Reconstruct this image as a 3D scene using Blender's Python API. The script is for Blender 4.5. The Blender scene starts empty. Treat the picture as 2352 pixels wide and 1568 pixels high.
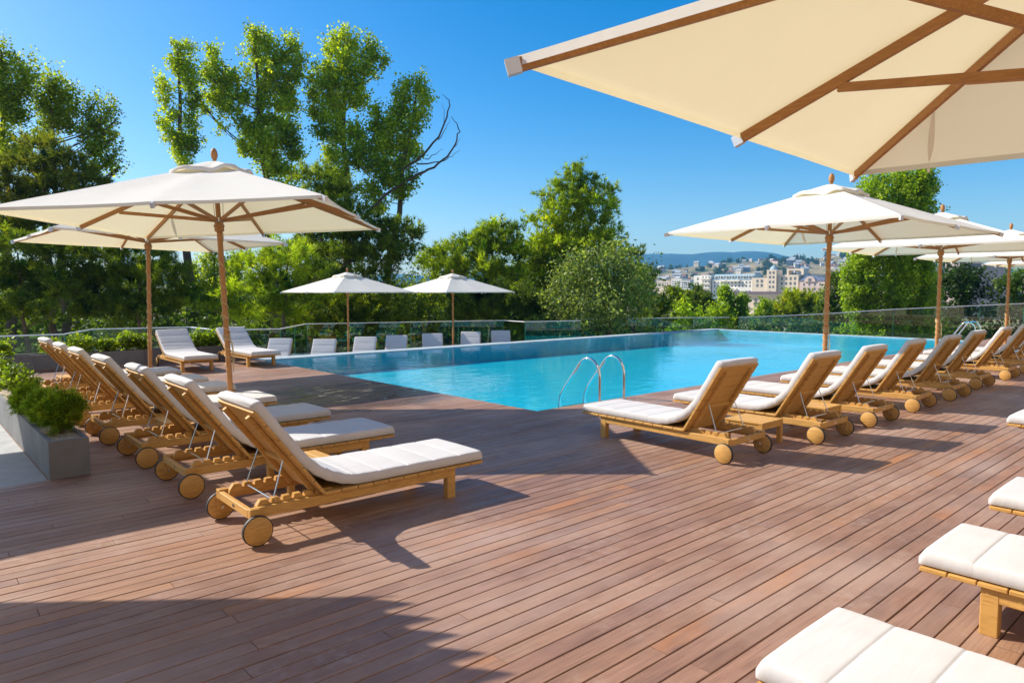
import bpy, bmesh, math, random
import numpy as np
from mathutils import Vector, Matrix, noise as mnoise

random.seed(7)
RNG = np.random.default_rng(11)
R = math.radians
scene = bpy.context.scene
COL = scene.collection

# ------------------------------------------------------------------ camera
EYE = 1.65
HEAD = R(48.15)                       # heading of the view, from world +X
PITCH = math.atan((784 - 668) / 1600)
cam_d = bpy.data.cameras.new("camera")
cam_d.sensor_width = 36
cam_d.lens = 1600 / 2352 * 36
cam_d.clip_start = 0.05
cam_d.clip_end = 20000
cam = bpy.data.objects.new("camera", cam_d)
COL.objects.link(cam)
cam.location = (0, 0, EYE)
cam.rotation_euler = (math.pi / 2 - PITCH, 0, HEAD - math.pi / 2)
scene.camera = cam
FWD = np.array([math.cos(HEAD), math.sin(HEAD), 0.0])
RGT = np.array([math.sin(HEAD), -math.cos(HEAD), 0.0])
UP = np.array([0, 0, 1.0])


def at(x, y, d):
    """World point seen at survey coordinates (x, y) at the ground distance d along the view."""
    c, s = math.cos(PITCH), math.sin(PITCH)
    f = FWD * c - UP * s
    u = FWD * s + UP * c
    v = f + RGT * ((x - 1176) / 1600) - u * ((y - 784) / 1600)
    fw = v @ FWD
    return np.array([0, 0, EYE]) + v * (d / fw)


# ------------------------------------------------------------------ materials
def nt(m):
    m.use_nodes = True
    m.node_tree.nodes.clear()
    return m.node_tree.nodes, m.node_tree.links


class G:
    """tiny node graph helper"""
    def __init__(s, name):
        s.m = bpy.data.materials.new(name)
        s.n, s.l = nt(s.m)
        s.out = s.n.new("ShaderNodeOutputMaterial")

    def new(s, t, **kw):
        nd = s.n.new(t)
        for k, v in kw.items():
            if k[0] == "_":
                setattr(nd, k[1:], v)
            else:
                sock = nd.inputs[int(k[1:])] if k[0] == "i" and k[1:].isdigit() else nd.inputs[k.replace("__", " ")]
                s.put(sock, v)
        return nd

    def put(s, sock, v):
        if hasattr(v, "is_output"):
            s.l.new(v, sock)
        elif isinstance(v, bpy.types.Node):
            s.l.new(v.outputs[0], sock)
        else:
            if sock.type == 'RGBA' and len(v) == 3:
                v = (*v, 1)
            sock.default_value = v

    def coord(s, scale=(1, 1, 1), kind="Object"):
        tc = s.new("ShaderNodeTexCoord")
        mp = s.new("ShaderNodeMapping")
        s.l.new(tc.outputs[kind], mp.inputs[0])
        mp.inputs[3].default_value = scale
        return mp.outputs[0]

    def noise(s, vec, scale=5, detail=4, rough=.55, out=0):
        nd = s.new("ShaderNodeTexNoise", Scale=scale, Detail=detail, Roughness=rough)
        s.l.new(vec, nd.inputs["Vector"])
        return nd.outputs[out]

    def ramp(s, fac, stops):
        nd = s.new("ShaderNodeValToRGB")
        s.l.new(fac, nd.inputs[0])
        e = nd.color_ramp.elements
        while len(e) < len(stops):
            e.new(.5)
        for el, (p, c) in zip(e, stops):
            el.position = p
            el.color = (*c, 1) if hasattr(c, "__len__") else (c, c, c, 1)
        return nd.outputs[0]

    def mix(s, fac, a, b, mode="MIX"):
        nd = s.new("ShaderNodeMix", _data_type="RGBA", _blend_type=mode)
        s.put(nd.inputs[0], fac)
        s.put(nd.inputs[6], a)
        s.put(nd.inputs[7], b)
        return nd.outputs[2]

    def math(s, op, a, b=0.0, c=None):
        nd = s.new("ShaderNodeMath", _operation=op)
        s.put(nd.inputs[0], a)
        s.put(nd.inputs[1], b)
        if c is not None:
            s.put(nd.inputs[2], c)
        return nd.outputs[0]

    def bump(s, h, strength=.3, dist=.01):
        nd = s.new("ShaderNodeBump", Strength=strength, Distance=dist)
        s.l.new(h, nd.inputs["Height"])
        return nd.outputs[0]

    def bsdf(s, color, rough=.6, metal=0.0, normal=None, spec=.5):
        p = s.new("ShaderNodeBsdfPrincipled")
        s.put(p.inputs["Base Color"], color)
        s.put(p.inputs["Roughness"], rough)
        p.inputs["Metallic"].default_value = metal
        p.inputs["Specular IOR Level"].default_value = spec
        if normal is not None:
            s.l.new(normal, p.inputs["Normal"])
        return p

    def done(s, sh):
        s.l.new(sh.outputs[0], s.out.inputs[0])
        return s.m


def simple(name, c, rough=.6, metal=0.0, var=.15, scale=6, bump=0.0, spec=.5):
    g = G(name)
    v = g.coord()
    n = g.noise(v, scale, 5)
    a = tuple(x * (1 - var) for x in c)
    b = tuple(min(1, x * (1 + var)) for x in c)
    col = g.ramp(n, [(.3, a), (.7, b)])
    nm = None
    if bump:
        nm = g.bump(g.noise(v, scale * 6, 5), bump, .01)
    return g.done(g.bsdf(col, rough, metal, nm, spec))


def teak(name, c, dark=.72):
    g = G(name)
    v = g.coord((1, 1, 1))
    info = g.new("ShaderNodeObjectInfo")
    off = g.new("ShaderNodeVectorMath", _operation="ADD")
    g.l.new(v, off.inputs[0])
    sc = g.math("MULTIPLY", info.outputs["Random"], 20.0)
    comb = g.new("ShaderNodeCombineXYZ")
    g.l.new(sc, comb.inputs[0]); g.l.new(sc, comb.inputs[1])
    g.l.new(comb.outputs[0], off.inputs[1])
    m2 = g.new("ShaderNodeMapping")
    g.l.new(off.outputs[0], m2.inputs[0])
    m2.inputs[3].default_value = (3, 22, 22)
    grain = g.noise(m2.outputs[0], 4, 6, .6)
    big = g.noise(off.outputs[0], 3.5, 3)
    c2 = tuple(x * dark * k for x, k in zip(c, (1, .9, .75)))
    col = g.ramp(grain, [(.25, c2), (.55, c), (.8, tuple(min(1, x * 1.18) for x in c))])
    col = g.mix(g.ramp(big, [(.35, 0), (.75, .55)]), col, tuple(x * .78 for x in c))
    nm = g.bump(grain, .25, .004)
    return g.done(g.bsdf(col, .55, 0, nm, .35))


M = {}
M["teak"] = teak("teak", (.59, .325, .090), .68)
M["teak_pole"] = teak("teak_pole", (.45, .21, .07))
M["steel"] = simple("brushed_steel", (.62, .6, .57), .22, 1.0, .05)
M["chrome"] = simple("polished_steel", (.72, .7, .68), .09, 1.0, .03)
M["cap"] = simple("cap_metal", (.62, .62, .63), .35, .35, .05)
M["white_metal"] = simple("white_metal", (.75, .75, .76), .35, 0, .03)
M["rubber"] = simple("black_rubber", (.02, .02, .022), .6, 0, .1)
M["cord"] = simple("cord", (.55, .40, .2), .8, 0, .2, 60)
M["bark"] = simple("bark", (.13, .085, .055), .9, 0, .35, 5, .6)
M["pale_bark"] = simple("pale_bark", (.22, .18, .13), .9, 0, .3, 5, .5)


def fabric(name, c, tc, trans, wrinkle=.12):
    g = G(name)
    v = g.coord()
    n = g.noise(v, 1.6, 4)
    weave = g.noise(v, 380, 2)
    col = g.ramp(n, [(.3, tuple(x * .95 for x in c)), (.7, c)])
    h = g.math("ADD", g.math("MULTIPLY", g.noise(v, 2.6, 5, .5), 6.0), g.math("MULTIPLY", weave, .15))
    nm = g.bump(h, wrinkle, .01)
    d = g.new("ShaderNodeBsdfDiffuse")
    g.put(d.inputs[0], col); g.l.new(nm, d.inputs["Normal"])
    t = g.new("ShaderNodeBsdfTranslucent")
    g.put(t.inputs[0], tc); g.l.new(nm, t.inputs["Normal"])
    mx = g.new("ShaderNodeMixShader")
    mx.inputs[0].default_value = trans
    g.l.new(d.outputs[0], mx.inputs[1]); g.l.new(t.outputs[0], mx.inputs[2])
    return g.done(mx)


M["canvas"] = fabric("canvas", (.92, .895, .83), (.85, .72, .40), .30)


def cushion_mat():
    g = G("cushion_fabric")
    v = g.coord()
    col = g.ramp(g.noise(v, 4, 4), [(.3, (.56, .54, .525)), (.7, (.61, .59, .575))])
    info = g.new("ShaderNodeObjectInfo")
    va = g.new("ShaderNodeVectorMath", _operation="ADD")
    g.l.new(v, va.inputs[0]); g.l.new(info.outputs["Location"], va.inputs[1])
    w = g.new("ShaderNodeMapping")
    g.l.new(va.outputs[0], w.inputs[0]); w.inputs[3].default_value = (16, 3, 5)
    h = g.math("ADD", g.noise(w.outputs[0], 1.5, 4, .5), g.math("MULTIPLY", g.noise(v, 300, 2), .06))
    return g.done(g.bsdf(col, .85, 0, g.bump(h, .28, .010), .2))


M["cushion"] = cushion_mat()


def deck_mat():
    g = G("deck_boards")
    at_ = g.new("ShaderNodeAttribute", _attribute_name="board")
    sep = g.new("ShaderNodeSeparateColor")
    g.l.new(at_.outputs["Color"], sep.inputs[0])
    r1, r2, r3 = sep.outputs
    v = g.coord()
    off = g.new("ShaderNodeVectorMath", _operation="ADD")
    sc = g.new("ShaderNodeVectorMath", _operation="SCALE")
    g.l.new(at_.outputs["Color"], sc.inputs[0]); sc.inputs[3].default_value = 37
    g.l.new(v, off.inputs[0]); g.l.new(sc.outputs[0], off.inputs[1])
    mp = g.new("ShaderNodeMapping"); g.l.new(off.outputs[0], mp.inputs[0]); mp.inputs[3].default_value = (1.2, 26, 1)
    grain = g.noise(mp.outputs[0], 3.2, 6, .62)
    mp2 = g.new("ShaderNodeMapping"); g.l.new(off.outputs[0], mp2.inputs[0]); mp2.inputs[3].default_value = (1.5, 5, 1)
    patch = g.noise(mp2.outputs[0], 1.1, 4, .55)
    base = g.ramp(r1, [(0, (.215, .118, .080)), (.28, (.26, .142, .090)), (.55, (.305, .168, .102)), (.8, (.29, .178, .124)), (1, (.345, .185, .098))])
    col = g.mix(g.ramp(patch, [(.38, 0), (.7, .65)]), base, (.40, .225, .15))
    col = g.mix(g.ramp(patch, [(.22, .55), (.42, 0)]), col, (.175, .105, .09))
    col = g.mix(g.ramp(grain, [(.3, .5), (.6, 0)]), col, (.12, .055, .04))
    # orange, less weathered boards here and there
    col = g.mix(g.math("MULTIPLY", g.ramp(r2, [(.91, 0), (.97, .9)]), g.ramp(patch, [(.4, .1), (.65, .8)])), col, (.42, .17, .05))
    # chalky scuffs
    sc1 = g.noise(v, 1.1, 6, .7)
    sc2 = g.noise(v, 14, 5, .7)
    chalk = g.math("MULTIPLY", g.ramp(sc1, [(.48, 0), (.70, .5)]), g.ramp(sc2, [(.46, 0), (.68, 1)]))
    col = g.mix(chalk, col, (.52, .42, .37))
    worn = g.noise(g.coord((1, 1.6, 1)), .55, 4, .6)
    col = g.mix(g.ramp(worn, [(.46, 0), (.68, .6)]), col, (.45, .315, .25))
    # splash-wetted area by the pool edge
    d = g.new("ShaderNodeVectorMath", _operation="DISTANCE")
    g.l.new(v, d.inputs[0]); d.inputs[1].default_value = (5.6, 9.9, 0)
    dn = g.math("ADD", d.outputs["Value"], g.math("MULTIPLY", g.math("SUBTRACT", g.noise(v, 1.2, 5, .6), .5), 2.2))
    wet = g.ramp(g.math("DIVIDE", dn, 3.0), [(.38, 1), (.62, 0)])
    col = g.mix(wet, col, g.mix(.6, col, (.03, .014, .018)))
    pud = g.math("MULTIPLY", wet, g.ramp(g.noise(g.coord((.55, 2.2, 1)), 3.6, 4, .5), [(.585, 0), (.61, 1)]))
    rough = g.math("SUBTRACT", g.math("ADD", .43, g.math("MULTIPLY", r3, .18)), g.math("MULTIPLY", wet, .16))
    rough = g.math("MULTIPLY", rough, g.math("SUBTRACT", 1.0, g.math("MULTIPLY", pud, .93)))
    h = g.math("MULTIPLY", grain, g.math("SUBTRACT", 1.0, pud))
    return g.done(g.bsdf(col, rough, 0, g.bump(h, .22, .006), .42))


M["deck"] = deck_mat()
M["dark_gap"] = simple("deck_underside", (.02, .012, .01), .9)


def concrete(name, c):
    g = G(name)
    v = g.coord()
    col = g.ramp(g.noise(v, 3, 6, .65), [(.3, tuple(x * .78 for x in c)), (.7, tuple(x * 1.1 for x in c))])
    stain = g.noise(g.coord((3, 3, .6)), 2.5, 5)
    col = g.mix(g.ramp(stain, [(.5, 0), (.75, .35)]), col, tuple(x * .55 for x in c))
    pores = g.new("ShaderNodeTexVoronoi", Scale=55.0)
    g.l.new(v, pores.inputs["Vector"])
    col = g.mix(g.ramp(pores.outputs[0], [(.05, .5), (.14, 0)]), col, tuple(x * .5 for x in c))
    return g.done(g.bsdf(col, .75, 0, g.bump(g.noise(v, 40, 6), .25, .006), .3))


M["concrete"] = concrete("concrete", (.20, .20, .205))
M["pale_concrete"] = concrete("pale_concrete", (.42, .43, .43))
M["stone_coping"] = concrete("stone_coping", (.40, .47, .50))


def gravel():
    g = G("gravel")
    v = g.coord()
    vo = g.new("ShaderNodeTexVoronoi", Scale=70.0)
    g.l.new(v, vo.inputs["Vector"])
    hsv = g.ramp(g.noise(vo.outputs["Position"], 40, 2), [(.3, (.24, .18, .12)), (.55, (.45, .37, .26)), (.8, (.62, .55, .42))])
    return g.done(g.bsdf(hsv, .9, 0, g.bump(vo.outputs[0], .9, .012)))


M["gravel"] = gravel()


def water_mat():
    g = G("pool_water")
    v = g.coord((1, 1, 1))
    n1 = g.noise(g.coord((1.0, 1.5, 1)), 2.3, 3, .5)
    n2 = g.noise(v, 8, 3, .5)
    calm = g.ramp(g.noise(v, .22, 2), [(.35, .25), (.65, 1)])
    h = g.math("MULTIPLY", g.math("ADD", n1, g.math("MULTIPLY", n2, .28)), calm)
    nm = g.bump(h, .13, .12)
    fr = g.new("ShaderNodeLayerWeight", Blend=.5); g.l.new(nm, fr.inputs["Normal"])
    fac = g.math("ADD", .018, g.math("MULTIPLY", g.math("POWER", fr.outputs["Facing"], 5.0), .74))
    tr = g.new("ShaderNodeBsdfTransparent"); g.put(tr.inputs[0], (.66, .97, .99))
    gl = g.new("ShaderNodeBsdfGlossy"); g.put(gl.inputs[0], (1, 1, 1)); gl.inputs["Roughness"].default_value = .015
    g.l.new(nm, gl.inputs["Normal"])
    mx = g.new("ShaderNodeMixShader")
    g.l.new(fac, mx.inputs[0]); g.l.new(tr.outputs[0], mx.inputs[1]); g.l.new(gl.outputs[0], mx.inputs[2])
    return g.done(mx)


M["water"] = water_mat()


def tile_mat():
    g = G("pool_tiles")
    v = g.coord()
    br = g.new("ShaderNodeTexBrick", Scale=1.0, Mortar__Size=.006, Brick__Width=.25, Row__Height=.25, _offset=0.0)
    g.l.new(v, br.inputs["Vector"])
    br.inputs["Color1"].default_value = (.001, .50, .66, 1)
    br.inputs["Color2"].default_value = (.001, .55, .72, 1)
    br.inputs["Mortar"].default_value = (.02, .58, .72, 1)
    soft = g.noise(v, .35, 3)
    col = g.mix(g.ramp(soft, [(.3, 0), (.7, .5)]), br.outputs[0], (.001, .43, .66))
    return g.done(g.bsdf(col, .4))


M["tiles"] = tile_mat()


def glass_mat(name, tint, ior=1.45):
    g = G(name)
    fr = g.new("ShaderNodeLayerWeight", Blend=.5)
    fac = g.math("ADD", .04, g.math("MULTIPLY", g.math("POWER", fr.outputs["Facing"], 5.0), .9))
    tr = g.new("ShaderNodeBsdfTransparent"); g.put(tr.inputs[0], tint)
    gl = g.new("ShaderNodeBsdfGlossy"); g.put(gl.inputs[0], (1, 1, 1)); gl.inputs["Roughness"].default_value = .02
    mx = g.new("ShaderNodeMixShader")
    g.l.new(fac, mx.inputs[0]); g.l.new(tr.outputs[0], mx.inputs[1]); g.l.new(gl.outputs[0], mx.inputs[2])
    return g.done(mx)


M["glass"] = glass_mat("railing_glass", (.80, .92, .88))
M["glass_edge"] = simple("glass_edge", (.06, .30, .24), .15, 0, .1)


def leaf_mat(name, tr=.38, spec=.35, rough=.5):
    g = G(name)
    a = g.new("ShaderNodeAttribute", _attribute_name="tint")
    p = g.bsdf(a.outputs["Color"], rough, 0, None, spec)
    t = g.new("ShaderNodeBsdfTranslucent")
    br = g.mix(1.0, a.outputs["Color"], (1.5, 1.6, .6), "MULTIPLY")
    g.l.new(br, t.inputs[0])
    mx = g.new("ShaderNodeMixShader"); mx.inputs[0].default_value = tr
    g.l.new(p.outputs[0], mx.inputs[1]); g.l.new(t.outputs[0], mx.inputs[2])
    return g.done(mx)


M["leaf"] = leaf_mat("leaf", .52)
M["needle"] = leaf_mat("needle", .45, .25, .6)
M["pane_dark"] = simple("window_glass", (.05, .06, .08), .12, 0, .1, .5)
M["soil"] = simple("soil", (.10, .07, .045), .95, 0, .3, 1)

# ------------------------------------------------------------------ object helpers


def mesh_obj(name, verts, faces, m, parent=None, smooth=False):
    me = bpy.data.meshes.new(name)
    me.from_pydata([tuple(v) for v in verts], [], faces)
    if smooth:
        me.polygons.foreach_set("use_smooth", [True] * len(me.polygons))
    if m is not None:
        for x in (m if isinstance(m, (list, tuple)) else [m]):
            me.materials.append(x)
    me.update()
    o = bpy.data.objects.new(name, me)
    COL.objects.link(o)
    if parent is not None:
        o.parent = parent
    return o


def tag(o, label=None, cat=None, group=None, kind=None):
    if label: o["label"] = label
    if cat: o["category"] = cat
    if group: o["group"] = group
    if kind: o["kind"] = kind
    return o


def empty(name, loc=(0, 0, 0), rz=0):
    o = bpy.data.objects.new(name, None)
    o.empty_display_size = .2
    o.location = loc
    o.rotation_euler = (0, 0, rz)
    COL.objects.link(o)
    return o


class MB:
    """collects shapes, then links them as one mesh"""
    def __init__(s):
        s.v = []; s.f = []

    def add(s, v, f):
        b = len(s.v)
        s.v += [tuple(map(float, q)) for q in v]
        s.f += [tuple(i + b for i in q) for q in f]
        return s

    def box(s, a, b, ch=0.0):
        (x0, y0, z0), (x1, y1, z1) = a, b
        if ch <= 0:
            v = [(x, y, z) for z in (z0, z1) for y in (y0, y1) for x in (x0, x1)]
            return s.add(v, [(0, 2, 3, 1), (4, 5, 7, 6), (0, 1, 5, 4), (2, 6, 7, 3), (0, 4, 6, 2), (1, 3, 7, 5)])
        bm = bmesh.new()
        bmesh.ops.create_cube(bm, size=1)
        for q in bm.verts:
            q.co = Vector(((x0 + x1) / 2 + q.co.x * (x1 - x0), (y0 + y1) / 2 + q.co.y * (y1 - y0), (z0 + z1) / 2 + q.co.z * (z1 - z0)))
        bmesh.ops.bevel(bm, geom=bm.edges[:], offset=ch, segments=1, affect='EDGES', profile=.5)
        bm.verts.index_update()
        s.add([q.co[:] for q in bm.verts], [[q.index for q in f.verts] for f in bm.faces])
        bm.free()
        return s

    def beam(s, p, q, w, h, up=(0, 0, 1)):
        p, q = Vector(p), Vector(q)
        d = (q - p).normalized()
        u = Vector(up)
        sd = d.cross(u)
        if sd.length < 1e-4: sd = d.cross(Vector((1, 0, 0)))
        sd.normalize(); u = sd.cross(d).normalized()
        v = []
        for c in (p, q):
            for a, b in ((-1, -1), (1, -1), (1, 1), (-1, 1)):
                v.append(c + sd * (a * w / 2) + u * (b * h / 2))
        return s.add(v, [(3, 2, 1, 0), (4, 5, 6, 7), (0, 1, 5, 4), (1, 2, 6, 5), (2, 3, 7, 6), (3, 0, 4, 7)])

    def tube(s, pts, rad, n=8, cap=True):
        pts = [Vector(p) for p in pts]
        if not hasattr(rad, "__len__"): rad = [rad] * len(pts)
        rings = []
        ref = Vector((0, 0, 1))
        t0 = (pts[1] - pts[0]).normalized()
        if abs(t0.dot(ref)) > .95: ref = Vector((1, 0, 0))
        a = t0.cross(ref).normalized()
        b0 = len(s.v)
        for i, p in enumerate(pts):
            t = (pts[min(i + 1, len(pts) - 1)] - pts[max(i - 1, 0)])
            if t.length < 1e-9: t = t0
            t.normalize()
            a = (a - t * a.dot(t))
            if a.length < 1e-6: a = t.orthogonal()
            a.normalize(); b = t.cross(a)
            for k in range(n):
                an = 2 * math.pi * k / n
                s.v.append(tuple(p + (a * math.cos(an) + b * math.sin(an)) * rad[i]))
        for i in range(len(pts) - 1):
            for k in range(n):
                k2 = (k + 1) % n
                s.f.append((b0 + i * n + k, b0 + i * n + k2, b0 + (i + 1) * n + k2, b0 + (i + 1) * n + k))
        if cap:
            s.f.append(tuple(b0 + k for k in range(n))[::-1])
            s.f.append(tuple(b0 + (len(pts) - 1) * n + k for k in range(n)))
        return s

    def lathe(s, prof, n=16, axis="z", c=(0, 0, 0)):
        b0 = len(s.v)
        for r, z in prof:
            for k in range(n):
                an = 2 * math.pi * k / n
                q = (r * math.cos(an), r * math.sin(an), z)
                if axis == "y": q = (q[0], q[2], q[1])
                s.v.append((q[0] + c[0], q[1] + c[1], q[2] + c[2]))
        for i in range(len(prof) - 1):
            for k in range(n):
                k2 = (k + 1) % n
                s.f.append((b0 + i * n + k, b0 + i * n + k2, b0 + (i + 1) * n + k2, b0 + (i + 1) * n + k))
        s.f.append(tuple(b0 + k for k in range(n))[::-1])
        s.f.append(tuple(b0 + (len(prof) - 1) * n + k for k in range(n)))
        return s

    def build(s, name, m, parent=None, smooth=False):
        o = mesh_obj(name, s.v, s.f, m, parent, False)
        if smooth:
            me = o.data
            me.polygons.foreach_set("use_smooth", [True] * len(me.polygons))
            try:
                me.set_sharp_from_angle(angle=R(40))
            except Exception:
                pass
        return o


KIDS = {}


def children(o):
    return [c for c in bpy.data.objects if c.parent == o]


def copy_tree(o, parent=None):
    c = o.copy()
    COL.objects.link(c)
    c.parent = parent
    for ch in children(o):
        copy_tree(ch, c)
    return c


# ------------------------------------------------------------------ ground, deck, pool
PX0, PX1, PY0, PY1 = 6.60, 26.86, 6.86, 16.53       # the pool's inner edges
WATER = -.035


def deck():
    rows = []
    pitch = 10.86 / 101
    y = -4.0
    while y < 6.85:
        rows.append((y, -9.0 if y < 7.1 else .985, 42.0)); y += pitch
    y = 6.86
    while y < 17.0:
        rows.append((y, -9.0 if y < 7.1 else .985, PX0)); y += pitch
    V = []; F = []; A = []
    gap, chm = .0055, .003
    rr = random.Random(3)
    for y0, xa, xb in rows:
        x = xa - (rr.random() * 3 if xa < 0 else 0)
        w = pitch - gap
        while x < xb:
            L = rr.uniform(1.7, 3.4)
            x1 = min(x + L, xb)
            if xb - x1 < .5: x1 = xb
            dz = rr.uniform(-.0012, .0012)
            c = (rr.random(), rr.random(), rr.random(), 1)
            b = len(V)
            for ins, z in ((chm, 0), (0, -chm), (0, -.028)):
                V.extend([(x, y0 + ins, z + dz), (x1 - .0035, y0 + ins, z + dz),
                          (x1 - .0035, y0 + w - ins, z + dz), (x, y0 + w - ins, z + dz)])
            A.extend([c] * 12)
            F.append((b, b + 1, b + 2, b + 3))
            for lv in (0, 4):
                for k in range(4):
                    k2 = (k + 1) % 4
                    F.append((b + lv + k, b + lv + 4 + k, b + lv + 4 + k2, b + lv + k2))
            x = x1
    o = mesh_obj("deck", V, F, M["deck"])
    at_ = o.data.attributes.new("board", 'FLOAT_COLOR', 'POINT')
    at_.data.foreach_set("color", np.array(A, np.float32).ravel())
    tag(o, kind="structure")
    u = MB()
    u.box((-9, -4, -.4), (42, 6.855, -.031))
    u.box((-9, 6.855, -.4), (PX0 - .005, 7.2, -.031))
    u.box((.985, 7.2, -.4), (PX0 - .005, 17.05, -.031))
    tag(u.build("deck_base", M["dark_gap"]), kind="structure")


deck()

b = MB()
b.box((-9, 7.2, -.4), (.98, 17.05, -.012))
tag(b.build("concrete_path", M["pale_concrete"]), kind="structure")

b = MB()
DEPTH = -.50
T = .25
b.box((PX0 - .001, PY0 - .001, DEPTH - .2), (PX1, PY1, DEPTH))
b.box((PX0 - .001, PY0 + .002, DEPTH), (PX0 + .004, PY1, -.03))
b.box((PX0 + .004, PY0 - .001, DEPTH), (PX1, PY0 + .004, -.03))
b.box((PX0 - .0, PY1, -7), (PX1 + T, PY1 + T, -.047))
b.box((PX1, PY0 - .001, -7), (PX1 + T, PY1, -.047))
b.box((PX1 - 2.6, PY0 + .004, DEPTH), (PX1, PY0 + 2.2, DEPTH + .12))
tag(b.build("pool_basin", M["tiles"]), kind="structure")
b = MB()
b.box((PX0 + .0, PY1 + .02, -.046), (PX1 + T + .25, PY1 + .55, -.012))
b.box((PX1 + .02, PY0 - .05, -.046), (PX1 + T, PY1 + .02, -.012))
tag(b.build("pool_coping", M["stone_coping"]), kind="structure")
o = mesh_obj("pool_water", [(PX0 + .005, PY0 + .005, WATER), (PX1 + .02, PY0 + .005, WATER), (PX1 + .02, PY1 + .02, WATER), (PX0 + .005, PY1 + .02, WATER)], [(0, 1, 2, 3)], M["water"])
tag(o, kind="structure")

# lower terrace beyond the pool
LT = -.66


def slab(name, poly, z0, z1, m):
    n = len(poly)
    v = [(x, y, z0) for x, y in poly] + [(x, y, z1) for x, y in poly]
    f = [tuple(range(n))[::-1], tuple(range(n, 2 * n))] + [(i, (i + 1) % n, n + (i + 1) % n, n + i) for i in range(n)]
    return tag(mesh_obj(name, v, f, m), kind="structure")


slab("lower_terrace", [(-6, 17.62), (PX0, 17.62), (PX0, 17.1), (29.5, 17.1), (29.2, 17.6), (27.2, 18.4), (22.1, 20.6), (18.9, 21.8), (11.5, 24.3), (6, 25.6), (-2, 24.0), (-6, 23.5)], -7, LT, M["pale_concrete"])
slab("pool_ramp", [(27.2, 6.2), (45, 5.0), (45, 6.0), (36.0, 7.6), (32.4, 11.5), (30.5, 14.0), (28.9, 16.7), (27.2, 17.05)], -7, -1.1, M["pale_concrete"])

# ------------------------------------------------------------------ railings


def railing(name, pts, label, glass_h=1.05):
    """pts: (x, y, z of the rail)"""
    root = empty(name, (pts[0][0], pts[0][1], pts[0][2] - 1.1))
    off = Vector(root.location)
    P = [Vector(p) - off for p in pts]
    t = MB()
    for a, q in zip(P[:-1], P[1:]):
        t.beam(a, q, .05, .03)
    t.build("top_rail", M["white_metal"], root)
    for a, q in zip(P[:-1], P[1:]):
        L = (q - a).length
        n = max(1, round(L / 1.75))
        for i in range(n):
            p0 = a.lerp(q, i / n); p1 = a.lerp(q, (i + 1) / n)
            d = (p1 - p0).normalized()
            p0 = p0 + d * .012; p1 = p1 - d * .012
            sd = d.cross(Vector((0, 0, 1))).normalized() * .006
            dn = Vector((0, 0, -1))
            zt = dn * .015; zb = dn * glass_h
            v = [p0 + zt - sd, p1 + zt - sd, p1 + zb - sd, p0 + zb - sd, p0 + zt + sd, p1 + zt + sd, p1 + zb + sd, p0 + zb + sd]
            mesh_obj("glass_panel", v, [(0, 1, 2, 3), (7, 6, 5, 4)], M["glass"], root)
            e = MB()
            e.beam(p0 + zt, p0 + zb, .013, .006, d)
            e.build("panel_edge", M["glass_edge"], root)
    return tag(root, label, "railing")


railing("glass_railing", [(-6, 22.9, .45), (2.19, 22.84, .45), (3.63, 22.73, .45), (4.79, 25.1, .45), (7.5, 24.4, .45)], "clear glass railing with pale top rail behind the long back planter")
railing("glass_railing", [(7.5, 24.4, .45), (7.54, 22.0, .45), (9.22, 21.3, .45), (11.37, 23.93, .45), (18.72, 21.45, .45), (18.5, 19.9, .45), (20.9, 19.15, .45)],
        "kinked glass railing behind the lower loungers and two small parasols")
railing("glass_railing", [(21.4, 19.9, .5), (21.99, 20.23, .45), (27.16, 18.03, .45), (28.63, 17.1, .45)], "short straight glass railing beyond the far pool corner below the apartments")
railing("glass_railing", [(28.75, 16.69, .45), (30.27, 13.97, .62), (32.24, 11.4, .86), (35.2, 7.4, 1.13), (40, 3.6, 1.3)], "glass railing climbing to the right past the tall poplar", 1.5)

# ------------------------------------------------------------------ planters
pl = empty("concrete_planter", (1.14, 7.15, 0))
b = MB()
x0, x1, y0, y1, h = -.155, .155, 0, 9.88, .34
b.box((x0, y0, 0), (x1, y0 + .04, h), .003)
b.box((x0, y0 + .04, 0), (x0 + .035, y1, h)); b.box((x1 - .035, y0 + .04, 0), (x1, y1, h))
b.build("trough", M["concrete"], pl)
g_ = []; gf = []
nx, ny = 6, 160
for j in range(ny + 1):
    for i in range(nx + 1):
        x = x0 + .036 + (x1 - x0 - .072) * i / nx; y = y0 + .041 + (y1 - y0 - .05) * j / ny
        g_.append((x, y, h - .015 + .02 * mnoise.noise(Vector((x * 9, y * 9, 0)))))
for j in range(ny):
    for i in range(nx):
        a = j * (nx + 1) + i
        gf.append((a, a + 1, a + nx + 2, a + nx + 1))
mesh_obj("gravel_bed", g_, gf, M["gravel"], pl, True)
tag(pl, "long dark concrete planter with gravel at the left of the deck", "planter")

pl = empty("concrete_planter", (3.5, 17.3, 0))
b = MB()
x0, x1, y0, y1, h = -2.7, 3.05, -.24, .3, .34
for k in range(5):
    xa = x0 + (x1 - x0) * k / 5
    b.box((xa, y0, 0), (xa + (x1 - x0) / 5 - .008, y0 + .06, h))
b.box((x0, y1 - .06, -.6), (x1, y1, h)); b.box((x1 - .05, y0 + .06, 0), (x1 - .008, y1 - .06, h))
b.build("trough", M["concrete"], pl)
b = MB(); b.box((x0, y0 + .061, 0), (x1 - .051, y1 - .061, h - .03)); b.build("gravel_bed", M["gravel"], pl)
b = MB(); b.box((x0, y0 - .05, 0.002), (x1, y0 - .002, .03)); b.build("skirting_board", M["deck"], pl)
tag(pl, "grey concrete planter wall across the back behind the two white loungers", "planter")

# ------------------------------------------------------------------ foliage


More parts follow.
